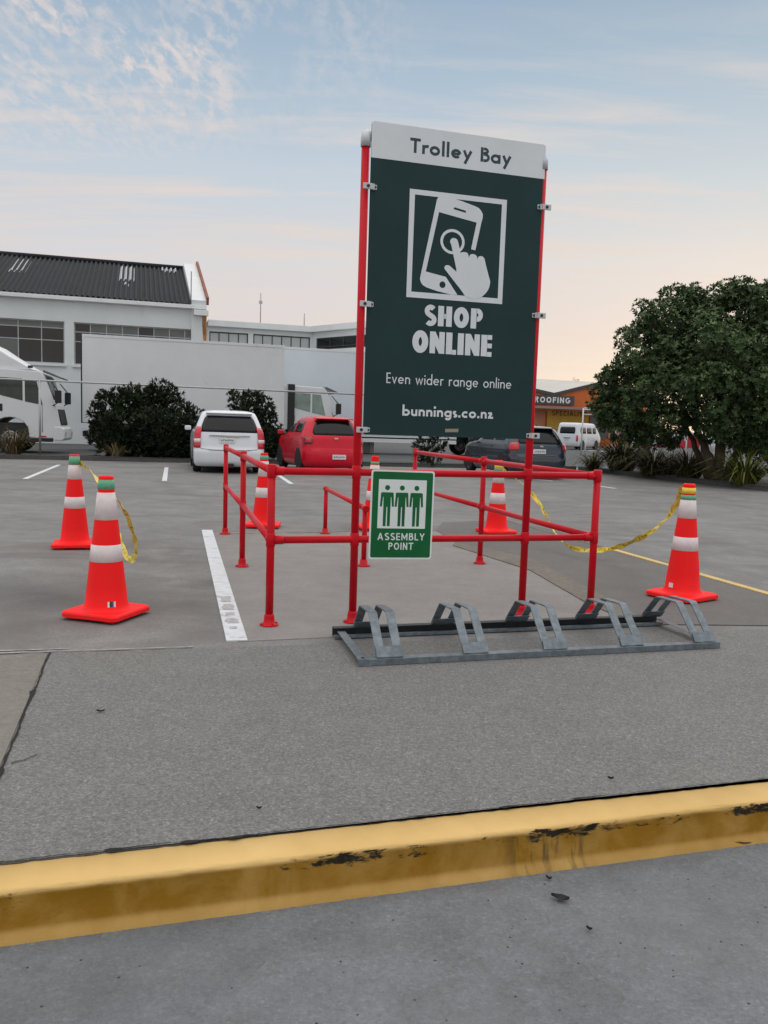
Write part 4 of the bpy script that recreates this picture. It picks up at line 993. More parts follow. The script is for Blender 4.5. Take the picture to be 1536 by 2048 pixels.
def make_hatch(paint, glass_lo, name='parked_car', H=1.47, W=.83, lamps='round', L=3.75):
    r = empty(name, (0, 0, 0)); k = H / 1.47
    B = Body([(.18, W - .08, .14, L - .12, .32, .4, .07), (.26, W - .02, .02, L, .32, .45, .07), (.42, W, 0, L + .02, .32, .45, .08), (.60, W, .01, L, .30, .45, .08), (.64, W - .004, .045, L - .02, .28, .45, .08),
      (.82 * k, W - .006, .07, L - .1, .26, .42, .08), (.93 * k, W - .02, .10, L - .35, .26, .42, .08), (.98 * k, W - .04, .12, L - .85, .25, .5, .08),
      (1.02 * k, W - .06, .14, L - .95, .24, .5, .08), (1.2 * k, W - .13, .23, L - 1.3, .24, .45, .08), (1.36 * k, W - .21, .32, L - 1.62, .24, .4, .08), (1.42 * k, W - .26, .37, L - 1.75, .25, .4, .08), (1.455 * k, W - .33, .44, L - 1.95, .22, .35, .05), (1.475 * k, W - .48, .65, L - 2.15, .2, .3, .04)])
    B.shell([.18, .26, .34, .42, .52, .60, .64, .72, .82 * k, .93 * k, .98 * k, 1.02 * k, 1.1 * k, 1.2 * k, 1.3 * k, 1.36 * k, 1.42 * k, 1.455 * k, 1.475 * k]).build('body', paint, r, weld=False)
    B.patch(B.rear, -.78, .78, glass_lo * k, 1.375 * k, .004, 14, 6, (.0, .02), rnd=.05).build('rear_window', GLASS, r)
    for sg in (-1, 1):
        f = lambda y, z, s=sg: B.side(s, y, z)
        B.patch(f, .70, 1.42, 1.05 * k, 1.345 * k, .004, 6, 4, (0, .03), rnd=.03).build('side_window', GLASS_GREEN, r)
        B.patch(f, 1.50, 2.42, 1.05 * k, 1.335 * k, .004, 6, 4, (0, .12), rnd=.02).build('side_window', GLASS_GREEN, r)
        lo, hi = (.70, .985) if sg > 0 else (-.985, -.70)
        if lamps == 'round':
            lamp = B.patch(B.rear, lo, hi, .77 * k, .945 * k, .018, 8, 5, (.03, .08), thick=.03, rnd=.12).build('tail_light', LIGHT_DARK, r)
            B.patch(B.rear, (lo + hi) / 2 - .075, (lo + hi) / 2 + .075, .80 * k, .90 * k, .024, 6, 4, thick=.012, rnd=.2).build('reverse_lamp', LIGHT_RED, lamp)
        else:
            lamp = B.patch(B.rear, lo + .08 * sg * (1 if sg > 0 else 0), hi, .80 * k, 1.0 * k, .018, 8, 5, (.03, .1), thick=.03, rnd=.1).build('tail_light', LIGHT_RED, r)
        wheel(r, sg * (W - .11), .72, .29, .19, sg); wheel(r, sg * (W - .11), L - .78, .29, .19, sg)
        arch(r, sg, W, .72, .36, .30); arch(r, sg, W, L - .78, .36, .30)
        b = MB(); b.box((sg * (W + .08), L - 1.2, 1.03 * k), (.16, .09, .12)); b.build('door_mirror', paint, r, bevel=.03)
        b = MB(); b.box((sg * (W - .002), 1.52, .88 * k), (.03, .18, .03)); b.build('door_handle', paint, r, bevel=.008)
    b = MB()
    P = [B.rear(f, .625) + Vector((0, -.002, 0)) for f in (-.82, -.4, 0, .4, .82)]; b.path(P, .011, 6); b.build('bumper_seam', BLACK if lamps != 'round' else CAR_RED, r)
    b = MB(); b.rng(-W * .62, W * .62, .22, .42, 1.405 * k, 1.43 * k); b.build('roof_spoiler', paint, r, bevel=.01)
    b = MB(); b.path([(.03, .48, 1.47 * k), (.03, .60, 1.60 * k)], .006, 6); b.build('antenna', BLACK, r)
    b = MB(); b.box((.02, .085, .915 * k), (.10, .02, .045)); b.build('badge', CHROME, r, bevel=.008)
    b = MB(); b.path([(.03, .13, 1.0 * k), (-.25, .15, 1.06 * k)], .008, 6); b.build('rear_wiper', BLACK, r)
    b = MB(); b.rng(-W + .14, W - .14, .4, L - .4, .15, .21); b.build('underbody', BLACK, r)
    return r, B
ROTV = AV - R(90)
mpv = make_mpv(); mpv.location = (-3.80, 20.30, 0); mpv.rotation_euler.z = ROTV
tag(mpv, 'white people carrier parked rear-on next to the red hatchback', 'car', 'cars parked along the back kerb')
redc, Br = make_hatch(CAR_RED, 1.0); redc.location = (-1.27, 21.35, 0); redc.rotation_euler.z = ROTV + R(5)
smudge_plate(redc, (.08, -.016, .45), .36, .12, 6)
tag(redc, 'red hatchback parked rear-on behind the trolley bay', 'car', 'cars parked along the back kerb')
blue, Bb = make_hatch(CAR_BLUE, .98, H=1.40, W=.85, lamps='tall', L=4.1); blue.location = (4.10, 21.95, 0); blue.rotation_euler.z = ROTV
smudge_plate(blue, (-.05, .045, .74), .36, .12, 6)
tag(blue, 'dark blue hatchback parked behind the tall sign post', 'car', 'cars parked along the back kerb')

# ---------------- trucks standing in the yard: x forward, -y towards the car park
def tprism(outline, y0, y1, m, name, root, bevel=.02):
    b = MB(); b.prism(outline, lambda a, c, d: Vector((a, y0 + d, c)), y1 - y0); return b.build(name, m, root, bevel=bevel)
def truck_wheel(root, x, y, r=.47, w=.28):
    b = MB(); b.lathe([(r * .55, -w / 2), (r * .94, -w / 2), (r, -w / 2 + .04), (r, w / 2 - .04), (r * .94, w / 2), (r * .55, w / 2)], 28)
    wo = b.build('wheel', RUBBER, root); wo.location = (x, y, r); wo.rotation_euler = (R(90), 0, 0)
    b = MB(); b.lathe([(0, w / 2 + .03), (r * .2, w / 2 + .03), (r * .24, w / 2 - .06), (r * .46, w / 2 - .03), (r * .50, w / 2 + .01), (r * .58, w / 2 + .012), (r * .58, w / 2 - .05)], 24)
    b.build('rim', mat('grey truck rim', (.34, .36, .37), .5, .3), wo)
def make_cab(root, deflector):
    Wd = 2.25
    wx = -1.52; ar = .64
    ol_ = [(0, .52), (.02, .95), (-.02, 1.15), (-.10, 1.62), (-.17, 1.78), (-.44, 2.58), (-.58, 2.73), (-2.35, 2.80), (-2.38, .95)]
    ol_ += [(wx + ar * math.cos(R(a)), .55 + ar * math.sin(R(a))) for a in range(150, 29, -15)] + [(-.92, .52)]
    cabo = tprism(ol_, 0, Wd, TRUCK_WHITE, 'cab', root, .035)
    sidew = [(-1.86, 1.86), (-1.86, 2.50), (-.80, 2.46), (-.69, 2.30), (-.69, 1.66), (-1.12, 1.66)]
    wn = tprism([(-1.88, 1.92), (-1.88, 2.49), (-1.12, 2.47), (-1.12, 1.74)], -.006, .02, GLASS_GREEN, 'side_window', root, 0)
    tprism([(-1.05, 1.72), (-1.05, 2.46), (-.70, 2.45), (-.50, 1.62)], -.006, .02, GLASS_GREEN, 'side_window', root, 0)
    # windscreen across the sloping front
    b = MB(); n = Vector((.94, 0, .29)).normalized()
    A = [Vector((-.19, .14, 1.80)), Vector((-.19, Wd - .14, 1.80)), Vector((-.405, Wd - .2, 2.49)), Vector((-.405, .2, 2.49))]
    b.add([p + n * .02 for p in A] + [p - n * .03 for p in A], [(0, 1, 2, 3), (7, 6, 5, 4)] + [(i, (i + 1) % 4, 4 + (i + 1) % 4, 4 + i) for i in range(4)]); b.build('windscreen', GLASS_GREEN, root)
    # sun visor over it, mirrors, door lines, grille, bumper, step
    tprism([(-.50, 2.70), (.02, 2.52), (.04, 2.565), (-.48, 2.78)], .06, Wd - .06, mat('smoked visor', (.10, .11, .12), .2), 'sun_visor', root, .01)
    for y in (-.22, Wd + .04):
        b = MB(); b.rng(-.10, .10, y, y + .18, 1.70, 2.12); mo = b.build('wing_mirror', BLACK, root, bevel=.03)
        b = MB(); b.path([(-.0, y + .09, 2.10), (-.25, y + (.24 if y < 0 else 0.0), 2.42)], .018, 8); b.path([(-.0, y + .09, 1.72), (-.2, y + (.24 if y < 0 else 0.0), 1.6)], .018, 8); b.build('mirror_arm', BLACK, mo)
    b = MB(); b.path([(-.52, -.004, .72), (-.52, -.004, 1.62)], .010, 6); b.build('door_seam', mat('panel gap', (.2, .21, .22), .7), root)
    b = MB(); b.path([(-1.95, -.004, 1.05), (-1.95, -.004, 2.55)], .010, 6); b.build('door_seam', MATS['panel gap'], root)
    b = MB(); b.rng(-1.86, -1.74, -.012, .02, 1.38, 1.62); b.build('door_vent', BLACK, root, bevel=.01)
    tprism([(.03, .96), (.05, 1.0), (-.05, 1.50), (-.09, 1.50)], .35, Wd - .35, BLACK, 'grille', root, .01)
    tprism([(-.18, .46), (-.18, .92), (.05, .92), (.16, .84), (.17, .52), (.10, .44)], -.02, Wd + .02, TRUCK_WHITE, 'bumper', root, .04)
    tprism([(-.92, .40), (-.92, .54), (-.22, .54), (-.22, .40)], .02, .3, BLACK, 'step', root, .01)
    b = MB(); b.rng(.12, .185, .12, .46, .60, .74); b.rng(.12, .185, Wd - .46, Wd - .12, .60, .74); b.build('headlight', LIGHT_CLEAR, root, bevel=.02)
    b = MB(); b.rng(-.62, -.40, -.016, .01, .56, .60); b.build('marker_light', LIGHT_RED, root)
    # wheel arch liner and chassis
    b = MB(); b.rng(-2.2, -.85, .05, Wd - .05, .35, 1.0); b.build('chassis', BLACK, root)
    for y in (.14, Wd - .14): truck_wheel(root, wx, y)
    if deflector:
        b = MB(); Y0, Y1 = .12, Wd - .12
        prof2 = [(-.72, 2.76), (-1.0, 2.92), (-1.5, 3.22), (-1.95, 3.52), (-2.38, 3.70), (-2.42, 2.78)]
        n = len(prof2); vs = []
        for (y, kz) in ((Y0, .0), (Y0 + .16, 1.0), (Y1 - .16, 1.0), (Y1, 0.0)):
            for (x, z) in prof2: vs.append(Vector((x - (0 if kz else .06), y, 2.78 + (z - 2.78) * (.93 + .07 * kz))))
        fs = [(j * n + i, j * n + (i + 1) % n, (j + 1) * n + (i + 1) % n, (j + 1) * n + i) for j in range(3) for i in range(n)]
        b.add(vs, fs + [tuple(range(n))[::-1], tuple(range(3 * n, 4 * n))], 0, True); b.build('roof_deflector', TRUCK_WHITE, root, bevel=.02)
        b = MB(); b.rng(-.95, -.80, -.01, .05, 2.82, 2.90); b.build('marker_light', BLACK, root)
def make_box(root, x0, x1, z0, z1, W_, m, name='cargo_box'):
    b = MB(); b.rng(x0, x1, 0, W_, z0, z1); o = b.build(name, m, root, bevel=.02)
    b = MB()
    for z in (z0 + .03, z1 - .03): b.rng(x0 - .012, x1 + .012, -.015, W_ + .015, z - .05, z + .05)
    for x in (x0 + .02, x1 - .02): b.rng(x - .045, x + .045, -.013, W_ + .013, z0 + .08, z1 - .08)
    b.build('edge_trim', TRUCK_WHITE, o, bevel=.006)
    b = MB(); b.rng(x0 - .06, x0 - .013, -.02, W_ + .02, z0 - .05, z1 - .06); b.build('rear_shadow_gap', BLACK, o)  # black strip stands in for the shadow gap at the box's tail
    b = MB(); b.rng(x0 + .2, x1 - .1, .55, W_ - .55, .62, z0 - .01); b.rng(x0 - .02, x0 + .06, .15, W_ - .15, .55, .75); b.build('chassis', BLACK, root)
    return o
def u_at(px, y_at0, O, ang=AU): return on_plane(px, 760, O, ang)[0]
# nearest truck: only its cab is in view
O1 = D(118, 860, 28.0); O1.z = 0
t1 = empty('truck', (O1.x, O1.y, 0), R(14)); make_cab(t1, True)
make_box(t1, -10.4, -2.55, 1.05, 3.9, 2.4, TRUCK_WHITE)
for y in (.16, 2.24): truck_wheel(t1, -8.3, y)
tag(t1, 'white truck cab with sloping roof deflector, just inside the picture edge before the big windows', 'truck', 'trucks standing in the yard')
# box truck with its cab at the far end
O2 = Vector((-11.25, 31.0, 0))
s_end = on_plane(568, 760, O2, AU)[0]; s_cab = on_plane(677, 800, O2, AU)[0]
t2 = empty('truck', (O2.x, O2.y, 0), AU)
zt2 = on_plane(300, 676.5, O2, AU)[1]; zb2 = on_plane(164, 843, O2, AU)[1]
make_box(t2, 0.0, s_end, zb2, zt2, 2.45, TRUCK_WHITE)
GLASS_PALE = mat('pale green cab glass', (.20, .27, .25), .15, var=.3, scale=2.0)  # reflection in this cab's glazing put into a paler glass colour
t2c = empty('tmp', (0, 0, 0)); make_cab(t2c, False)
for ch in list(children(t2c)):
    ch.parent = t2
    if ch.name.startswith(('side_window', 'windscreen')) and ch.type == 'MESH': ch.data.materials[0] = GLASS_PALE
    ch.location = Vector(ch.location) + Vector((s_cab, .1, 0))
bpy.data.objects.remove(t2c)
b = MB(); b.rng(s_end + .18, s_end + .45, .0, 2.3, .8, zb2 + 1.72); b.build('intake_stack', BLACK, t2, bevel=.03)
for x in (1.5, 2.6):
    for y in (.16, 2.29): truck_wheel(t2, x, y)
tag(t2, 'long plain white box truck standing behind the dark bush, cab beyond the red hatchback', 'truck', 'trucks standing in the yard')
# third box behind it
O3 = Vector((-5.0, 36.3, 0)); zt3 = on_plane(650, 699, O3, AU)[1]
t3 = empty('box_trailer', (O3.x, O3.y, 0), AU)
make_box(t3, 0.0, 11.5, .95, zt3, 2.45, TRUCK_BLUE)
for x in (1.4, 2.5, 9.6):
    for y in (.16, 2.29): truck_wheel(t3, x, y)
b = MB(); b.rng(3.4, 8.6, .02, .06, .55, .72); b.rng(3.4, 8.6, .02, .06, .78, .92)
b.build('side_guard', TRUCK_WHITE, t3)
tag(t3, 'blue-white box trailer standing past the box truck, mostly hidden by the Trolley Bay sign', 'trailer')

# far white van on the road by the roofing shop
def make_van():
    r = empty('parked_van', (0, 0, 0))
    B = Body([(.25, .78, .08, 4.6, .15, .3, .02), (.36, .84, .0, 4.7, .13, .35, .02), (.9, .85, 0, 4.7, .12, .35, .02), (1.12, .845, .02, 4.5, .1, .35, .02), (1.6, .80, .10, 4.0, .1, .35, .02), (1.92, .76, .16, 3.5, .12, .3, .02), (1.98, .66, .26, 3.3, .15, .3, .02)])
    B.shell([.25, .36, .6, .9, 1.12, 1.3, 1.45, 1.6, 1.75, 1.92, 1.98]).build('body', CAR_WHITE, r, weld=False)
    B.patch(B.rear, -.74, .74, 1.18, 1.68, .005, 12, 4, rnd=.04).build('rear_window', GLASS, r)
    for sg in (-1, 1):
        f = lambda y, z, s=sg: B.side(s, y, z)
        for y0, y1 in ((.5, 1.6), (1.7, 2.7), (2.8, 3.5)): B.patch(f, y0, y1, 1.2, 1.66, .005, 5, 3, (0, .03)).build('side_window', GLASS, r)
        lo, hi = (.86, .985) if sg > 0 else (-.985, -.86)
        B.patch(B.rear, lo, hi, .62, 1.08, .02, 4, 4).build('tail_light', LIGHT_RED, r)
        wheel(r, sg * .74, .95, .32, .2, sg); wheel(r, sg * .74, 3.6, .32, .2, sg); arch(r, sg, .85, .95, .4, .33); arch(r, sg, .85, 3.6, .4, .33)
    b = MB(); b.box((0, -.01, .86), (.5, .02, .06)); b.build('tailgate_garnish', FRAME_DARK, r)
    smudge_plate(r, (0, -.01, .72), .36, .12, 6)
    return r
van = make_van(); pv = D(1134, 870, 62); van.location = (pv.x, pv.y, 0); van.rotation_euler.z = R(-36)
tag(van, 'white van parked rear-on before the yellow shop sign across the road', 'van')

# dark car far off beyond the plants, with only its roof showing
fc, Bf = make_hatch(mat('silver car paint', (.40, .42, .44), .25, .3, coat=.7), 1.0, H=1.42, W=.85, lamps='tall', L=4.1)
pf = D(1350, 900, 38); fc.location = (pf.x + 2.0, pf.y, 0); fc.rotation_euler.z = R(80)
tag(fc, 'silver car parked side-on, mostly hidden behind the red and blue banner', 'car')

# ================================================================== BUILDINGS
FO = Vector((-17.6, 38.2, 0))          # frontage line of the white workshop
def fp(px, py): return on_plane(px, py, FO, AU)
ws = empty('workshop_building', FO, AU)
tag(ws, 'white workshop with dark corrugated roof, big windows and rusty gable edge', 'building')
s_r = fp(413, 650)[0]; z_e = fp(200, 601)[1]
S0 = -12.0; DEP = 15.0
w1a, w1b = fp(-60, 680)[0], fp(129, 680)[0]; w2a, w2b = fp(148, 680)[0], fp(400, 680)[0]
zw1 = fp(64, 639)[1]; zw0 = fp(90, 726)[1]
def wall_with_holes(name, root, x0, x1, z0, z1, holes, y0, th, m):
    """one wall mesh with real openings"""
    b = MB(); xs = sorted(set([x0, x1] + [h[0] for h in holes] + [h[1] for h in holes])); zs = sorted(set([z0, z1] + [h[2] for h in holes] + [h[3] for h in holes]))
    def hole(x, z): return any(h[0] <= x <= h[1] and h[2] <= z <= h[3] for h in holes)
    for i in range(len(xs) - 1):
        for j in range(len(zs) - 1):
            cx, cz = (xs[i] + xs[i + 1]) / 2, (zs[j] + zs[j + 1]) / 2
            if hole(cx, cz): continue
            for y, o in ((y0, 1), (y0 + th, -1)):
                q = [(xs[i], y, zs[j]), (xs[i + 1], y, zs[j]), (xs[i + 1], y, zs[j + 1]), (xs[i], y, zs[j + 1])]
                b.add(q if o == 1 else q[::-1], [(0, 1, 2, 3)])
    for h in holes:
        X0, X1, Z0, Z1 = h; P = [(X0, Z0), (X1, Z0), (X1, Z1), (X0, Z1)]
        for k in range(4):
            a, c = P[k], P[(k + 1) % 4]; b.add([(a[0], y0, a[1]), (a[0], y0 + th, a[1]), (c[0], y0 + th, c[1]), (c[0], y0, c[1])], [(0, 1, 2, 3)])
    for a, c in (((x0, z0), (x0, z1)), ((x0, z1), (x1, z1)), ((x1, z1), (x1, z0))):
        b.add([(a[0], y0, a[1]), (c[0], y0, c[1]), (c[0], y0 + th, c[1]), (a[0], y0 + th, a[1])], [(0, 1, 2, 3)])
    return b.build(name, m, root, fixn=False)
w0a = w1a - (w1b - w1a) - .6
wall_with_holes('wall', ws, S0, s_r, -.2, z_e - .02, [(w1a, w1b, zw0, zw1), (w2a, w2b, zw0, zw1)], 0, .3, WALL)
def window(root, x0, x1, z0, z1, ncol, rows, y, panes, fm, fw_=.05):
    """frame part with its panes one level down"""
    b = MB()
    for x in (x0 + fw_ / 2, x1 - fw_ / 2): b.rng(x - fw_ / 2, x + fw_ / 2, y - .02, y + .04, z0, z1)
    for z in (z0 + fw_ / 2, z1 - fw_ / 2): b.rng(x0 + fw_, x1 - fw_, y - .02, y + .04, z - fw_ / 2, z + fw_ / 2)
    for c in range(1, ncol):
        x = x0 + (x1 - x0) * c / ncol; b.rng(x - fw_ * .4, x + fw_ * .4, y - .015, y + .035, z0 + fw_, z1 - fw_)
    for f in rows:
        z = z0 + (z1 - z0) * f; b.rng(x0 + fw_, x1 - fw_, y - .01, y + .03, z - fw_ * .4, z + fw_ * .4)
    o = b.build('window', fm, root)
    p = MB(); rs = [0] + list(rows) + [1]; k = 0
    for c in range(ncol):
        for j in range(len(rs) - 1):
            xa, xb = x0 + (x1 - x0) * c / ncol, x0 + (x1 - x0) * (c + 1) / ncol; za, zb = z0 + (z1 - z0) * rs[j], z0 + (z1 - z0) * rs[j + 1]
            p.add([(xa, y + .012, za), (xb, y + .012, za), (xb, y + .012, zb), (xa, y + .012, zb)], [(0, 1, 2, 3)], panes[k % len(panes)]); k += 1
    p.build('pane', [WIN_DARK, WIN_GREY, WIN_PALE], o, weld=False, fixn=False)
    return o
window(ws, w1a, w1b, zw0, zw1, 4, (.55, .84), .12, [0, 0, 1, 1, 0, 1, 0, 0, 1, 0, 0, 1], WIN_FRAME)
window(ws, w2a, w2b, zw0, zw1, 8, (.55, .78), .12, [0, 0, 0, 0, 0, 1, 0, 1, 1, 1, 1, 1], WIN_FRAME)
b = MB(); b.rng(w1a - .1, w1b + .08, -.10, .0, zw0 - .12, zw0 - .003); b.rng(w2a - .08, w2b + .1, -.10, .0, zw0 - .12, zw0 - .003); b.build('window_sill', WALL_TRIM, ws)
# eaves gutter
b = MB(); b.rng(S0, s_r - .02, -.32, -.003, z_e - .12, z_e + .06); b.build('gutter', WALL_TRIM, ws, bevel=.02)
# corrugated roof, real ribs, rising to the ridge
RISE = 3.0; RUN = 8.2; pitch = .235
b = MB(); x_end = s_r - .75; nx = int((x_end - S0) / (pitch / 6)); vs = []
for i in range(nx + 1):
    x = S0 + (x_end - S0) * i / nx; hgt = .062 * math.cos(2 * math.pi * i / 6)
    for f in (0, .25, .5, .75, 1): vs.append((x, -.22 + RUN * f, z_e + .10 + RISE * f + hgt + .012 * math.sin(i * .05 + f * 6)))
b.add(vs, [(i * 5 + j, (i + 1) * 5 + j, (i + 1) * 5 + j + 1, i * 5 + j + 1) for i in range(nx) for j in range(4)], 0, True)
rf = b.build('roof', ROOF_DARK, ws, fixn=False)
def roof_pt(x, f, lift=.06): return Vector((x, -.22 + RUN * f, z_e + .10 + RISE * f + lift))
for x0, x1, f0, f1 in ((fp(-10, 600)[0], fp(30, 600)[0], .52, .86), (fp(232, 600)[0], fp(268, 600)[0], .50, .90), (fp(330, 600)[0], fp(365, 600)[0], .86, .97), (fp(246, 600)[0], fp(256, 600)[0], .36, .42)):
    b = MB(); n = max(2, int((x1 - x0) / (pitch / 6))); vs = []
    for i in range(n + 1):
        x = x0 + (x1 - x0) * i / n; ph = 2 * math.pi * ((x - S0) / (pitch / 6)) / 6
        for f in (f0, f1): vs.append(roof_pt(x, f, .014 + .062 * math.cos(ph)))
    b.add(vs, [(2 * i, 2 * i + 2, 2 * i + 3, 2 * i + 1) for i in range(n)], 0, True); b.build('rooflight', ROOFLIGHT, rf, fixn=False)
b = MB(); b.path([roof_pt(S0, 1.0, .03), roof_pt(x_end, 1.0, .03)], .14, 8); b.build('ridge_cap', ROOF_DARK, rf)
b = MB()       # other slope
b.add([roof_pt(S0, 1), roof_pt(x_end, 1), Vector((x_end, RUN * 2, z_e)), Vector((S0, RUN * 2, z_e))], [(0, 1, 2, 3)]); b.build('rear_slope', ROOF_DARK, rf, fixn=False)
# gable parapet with its rusty flashing
gp = [(-.12, -.2), (-.12, z_e + .12), (-.2, z_e + .30), (RUN - .2, z_e + RISE + .42), (RUN * 2, z_e + .2), (RUN * 2, -.2)]
b = MB(); b.prism(gp, lambda a, c, d: Vector((s_r - .72 + d, a, c)), .70); b.build('gable_wall', WALL, ws)
b = MB()
for p, q in ((gp[2], gp[3]), (gp[3], gp[4])):
    A = Vector((0, p[0], p[1])); C = Vector((0, q[0], q[1])); n = Vector((0, -(C - A).z, (C - A).y)).normalized()
    P = [A - n * .20, C - n * .20, C + n * .16, A + n * .16]
    for x in (s_r - .03, ): b.add([v + Vector((x, 0, 0)) for v in P] + [v + Vector((x + .12, 0, 0)) for v in P], [(3, 2, 1, 0), (4, 5, 6, 7)] + [(i, (i + 1) % 4, 4 + (i + 1) % 4, 4 + i) for i in range(4)])
b.build('barge_flashing', RUST, ws)
b = MB(); b.rng(s_r - .62, s_r + .06, -.42, -.125, z_e - .42, z_e - .16); b.build('rainwater_head', WALL_TRIM, ws, bevel=.02)
b = MB(); rr_ = random.Random(2)
pts_l = [(-.16, .0), (-.02, .0), (.05, -.4), (.03, -.9), (.05, -1.4), (-.02, -2.0), (-.06, -2.6), (-.10, -1.7), (-.16, -.9)]
b.poly([Vector((s_r - .05 + x, -.129, z_e + .05 + z)) for x, z in pts_l]); b.build('rust_streak', RUST_RUN, ws, fixn=False)
b = MB(); b.path([(s_r - .75, -.3, z_e + .1), (s_r - .75, -.3, z_e + 1.6)], .02, 6); b.build('vent_rod', FRAME_DARK, ws)

# lower white building that carries on to the right, turning a corner
lb = empty('annex_building', FO + Vector((math.cos(AU), math.sin(AU), 0)) * s_r, AU)
tag(lb, 'low white flat-roofed building with a strip of pale windows, behind the box truck', 'building')
def lp_(px, py): s, z = fp(px, py); return s - s_r, z
xe = lp_(626, 650)[0]; zt = lp_(520, 646)[1]
wa0, wa1, wb0, wb1 = lp_(419, 670)[0], lp_(497, 670)[0], lp_(507, 680)[0], lp_(621, 680)[0]
zb1, zb0 = lp_(520, 668)[1], lp_(520, 700)[1] - .45
YS = .10
wall_with_holes('wall', lb, .0, xe, -.2, zt - .1, [(wa0, wa1, zb0, zb1), (wb0, wb1, zb0, zb1)], YS, .25, WALL)
window(lb, wa0, wa1, zb0, zb1, 4, (), YS + .08, [2], FRAME_DARK, .055); window(lb, wb0, wb1, zb0, zb1, 6, (), YS + .08, [2], FRAME_DARK, .055)
b = MB(); b.rng(.06, xe + .1, YS - .22, YS - .003, zt - .30, zt); b.build('fascia', WALL_TRIM, lb, bevel=.02)
b = MB(); b.rng(.06, xe + 3, YS, YS + 9, zt - .09, zt - .02); b.build('roof', ROOF_GREY, lb)
# the wing that comes forward
WA = R(-45) - AU; wx_, wy_ = math.cos(WA), math.sin(WA); WLn = 4.4
def wing(a, d, z): return Vector((xe + wx_ * a - wy_ * d, YS + wy_ * a + wx_ * d, z))
ang_w = R(-45)
wo_world = FO + Vector((math.cos(AU), math.sin(AU), 0)) * (s_r + xe) + Vector((-math.sin(AU), math.cos(AU), 0)) * YS
h0, h1 = on_plane(632, 680, wo_world, ang_w)[0], on_plane(760, 680, wo_world, ang_w)[0]
zq1, zq0 = on_plane(665, 674, wo_world, ang_w)[1], on_plane(665, 698, wo_world, ang_w)[1]
wr = wall_with_holes('wing_wall', lb, 0, WLn, -.2, zt - .1, [(h0, min(h1, WLn - .2), zq0, zq1)], 0, .25, WALL)
wr.location = (xe, YS, 0); wr.rotation_euler.z = WA
wn = window(lb, h0, min(h1, WLn - .2), zq0, zq1, 4, (.25,), .08, [0], FRAME_DARK, .05); wn.location = (xe, YS, 0); wn.rotation_euler.z = WA
b = MB(); b.rng(.0, WLn, -.22, -.003, zt - .30, zt); o = b.build('fascia', WALL_TRIM, lb, bevel=.02); o.location = (xe, YS, 0); o.rotation_euler.z = WA
for px, pt, pb in ((530, 588, 642), (620, 630, 650)):
    s, z1 = lp_(px, pt); b = MB(); b.path([(s, 1.5, zt - .05), (s, 1.5, z1 + .25)], .028, 6); b.box((s, 1.5, z1 - .2), (.16, .1, .14)) if px == 530 else None
    b.build('antenna_mast', POLE, lb)

# pipe fence along the yard
FP = V3(G(71, 916)) + Vector((0, .35, 0)); fz = on_plane(70, 760, FP, AU)[1]
pf_ = empty('pipe_fence', FP, AU); tag(pf_, 'galvanised fence post with one long high pipe rail running before the trucks', 'fence')
b = MB(); b.path([(-9, 0, fz), (13.5, 0, fz - .02)], .028, 10); b.build('rail', POLE, pf_)
for x in (-4.2, 0, 12.8):
    b = MB(); b.path([(x, 0, 0), (x, 0, fz + .03)], .034, 10); b.build('post', POLE, pf_)

# roofing shop across the road
SO = D(1040, 880, 74); SO.z = 0; sa = R(13)
def sp(px, py): return on_plane(px, py, SO, sa)
shop = empty('roofing_shop', SO, sa); tag(shop, 'orange roofing shop with twin gables, black ROOFING sign and yellow sign', 'shop')
x0, x1 = sp(1000, 830)[0], sp(1290, 830)[0]; vx, vz = sp(1107, 792); px_, pz_ = sp(1195, 771); lx, lz = sp(1045, 778); ze = sp(1285, 795)[1]
gz = [(x0, 0), (x0, ze), (lx - 3, ze + .4), (lx, lz), (vx, vz), (px_, pz_), (x1, ze), (x1, 0)]
b = MB(); b.prism(gz, lambda a, c, d: Vector((a, d, c)), .4); b.build('wall', ORANGE, shop)
b = MB()
for p, q in zip(gz[1:-2], gz[2:-1]):
    A = Vector((p[0], -.15, p[1])); C = Vector((q[0], -.15, q[1])); n = Vector((0, 0, .28))
    b.add([A, C, C + n, A + n] + [v + Vector((0, .14, 0)) for v in (A, C, C + n, A + n)], [(3, 2, 1, 0), (4, 5, 6, 7)] + [(i, (i + 1) % 4, 4 + (i + 1) % 4, 4 + i) for i in range(4)])
b.build('barge_board', FRAME_DARK, shop)
b = MB()
for p, q in zip(gz[1:-2], gz[2:-1]):
    b.add([Vector((p[0], .05, p[1] + .29)), Vector((q[0], .05, q[1] + .29)), Vector((q[0], 16, q[1] + 1.4)), Vector((p[0], 16, p[1] + 1.4))], [(0, 1, 2, 3)])
b.build('roof', ROOF_GREY, shop, fixn=False)
sx0, sz1 = sp(1052, 789); sx1, sz0 = sp(1146, 811)
b = MB(); b.rng(sx0, sx1, -.22, -.003, sz0, sz1); bb = b.build('name_board', FRAME_DARK, shop)
b = MB(); tx0, tx1 = sp(1067, 800)[0], sp(1139, 800)[0]; H_ = sz1 - sz0
lettering(b, 'ROOFING', tx0, tx1, sz0 + H_ * .20, H_ * .62, .20, lambda a, c, l: Vector((a, -.225 - l, c)), .002, gap=.12); b.build('lettering', SIGN_WHITE, bb)
cx0, cz0 = sp(1050, 817); cx1, cz1 = sp(1260, 817)
b = MB(); b.rng(cx0, cx1, -2.4, -.23, cz0, cz0 + .22); b.build('canopy', mat('canopy edge', (.30, .20, .18), .6), shop)
b = MB(); b.rng(sp(1144, 814)[0], sp(1170, 814)[0], -2.46, -2.403, cz0 - .0, cz0 + .2); b.build('lit_tube_housing', SIGN_WHITE, shop)
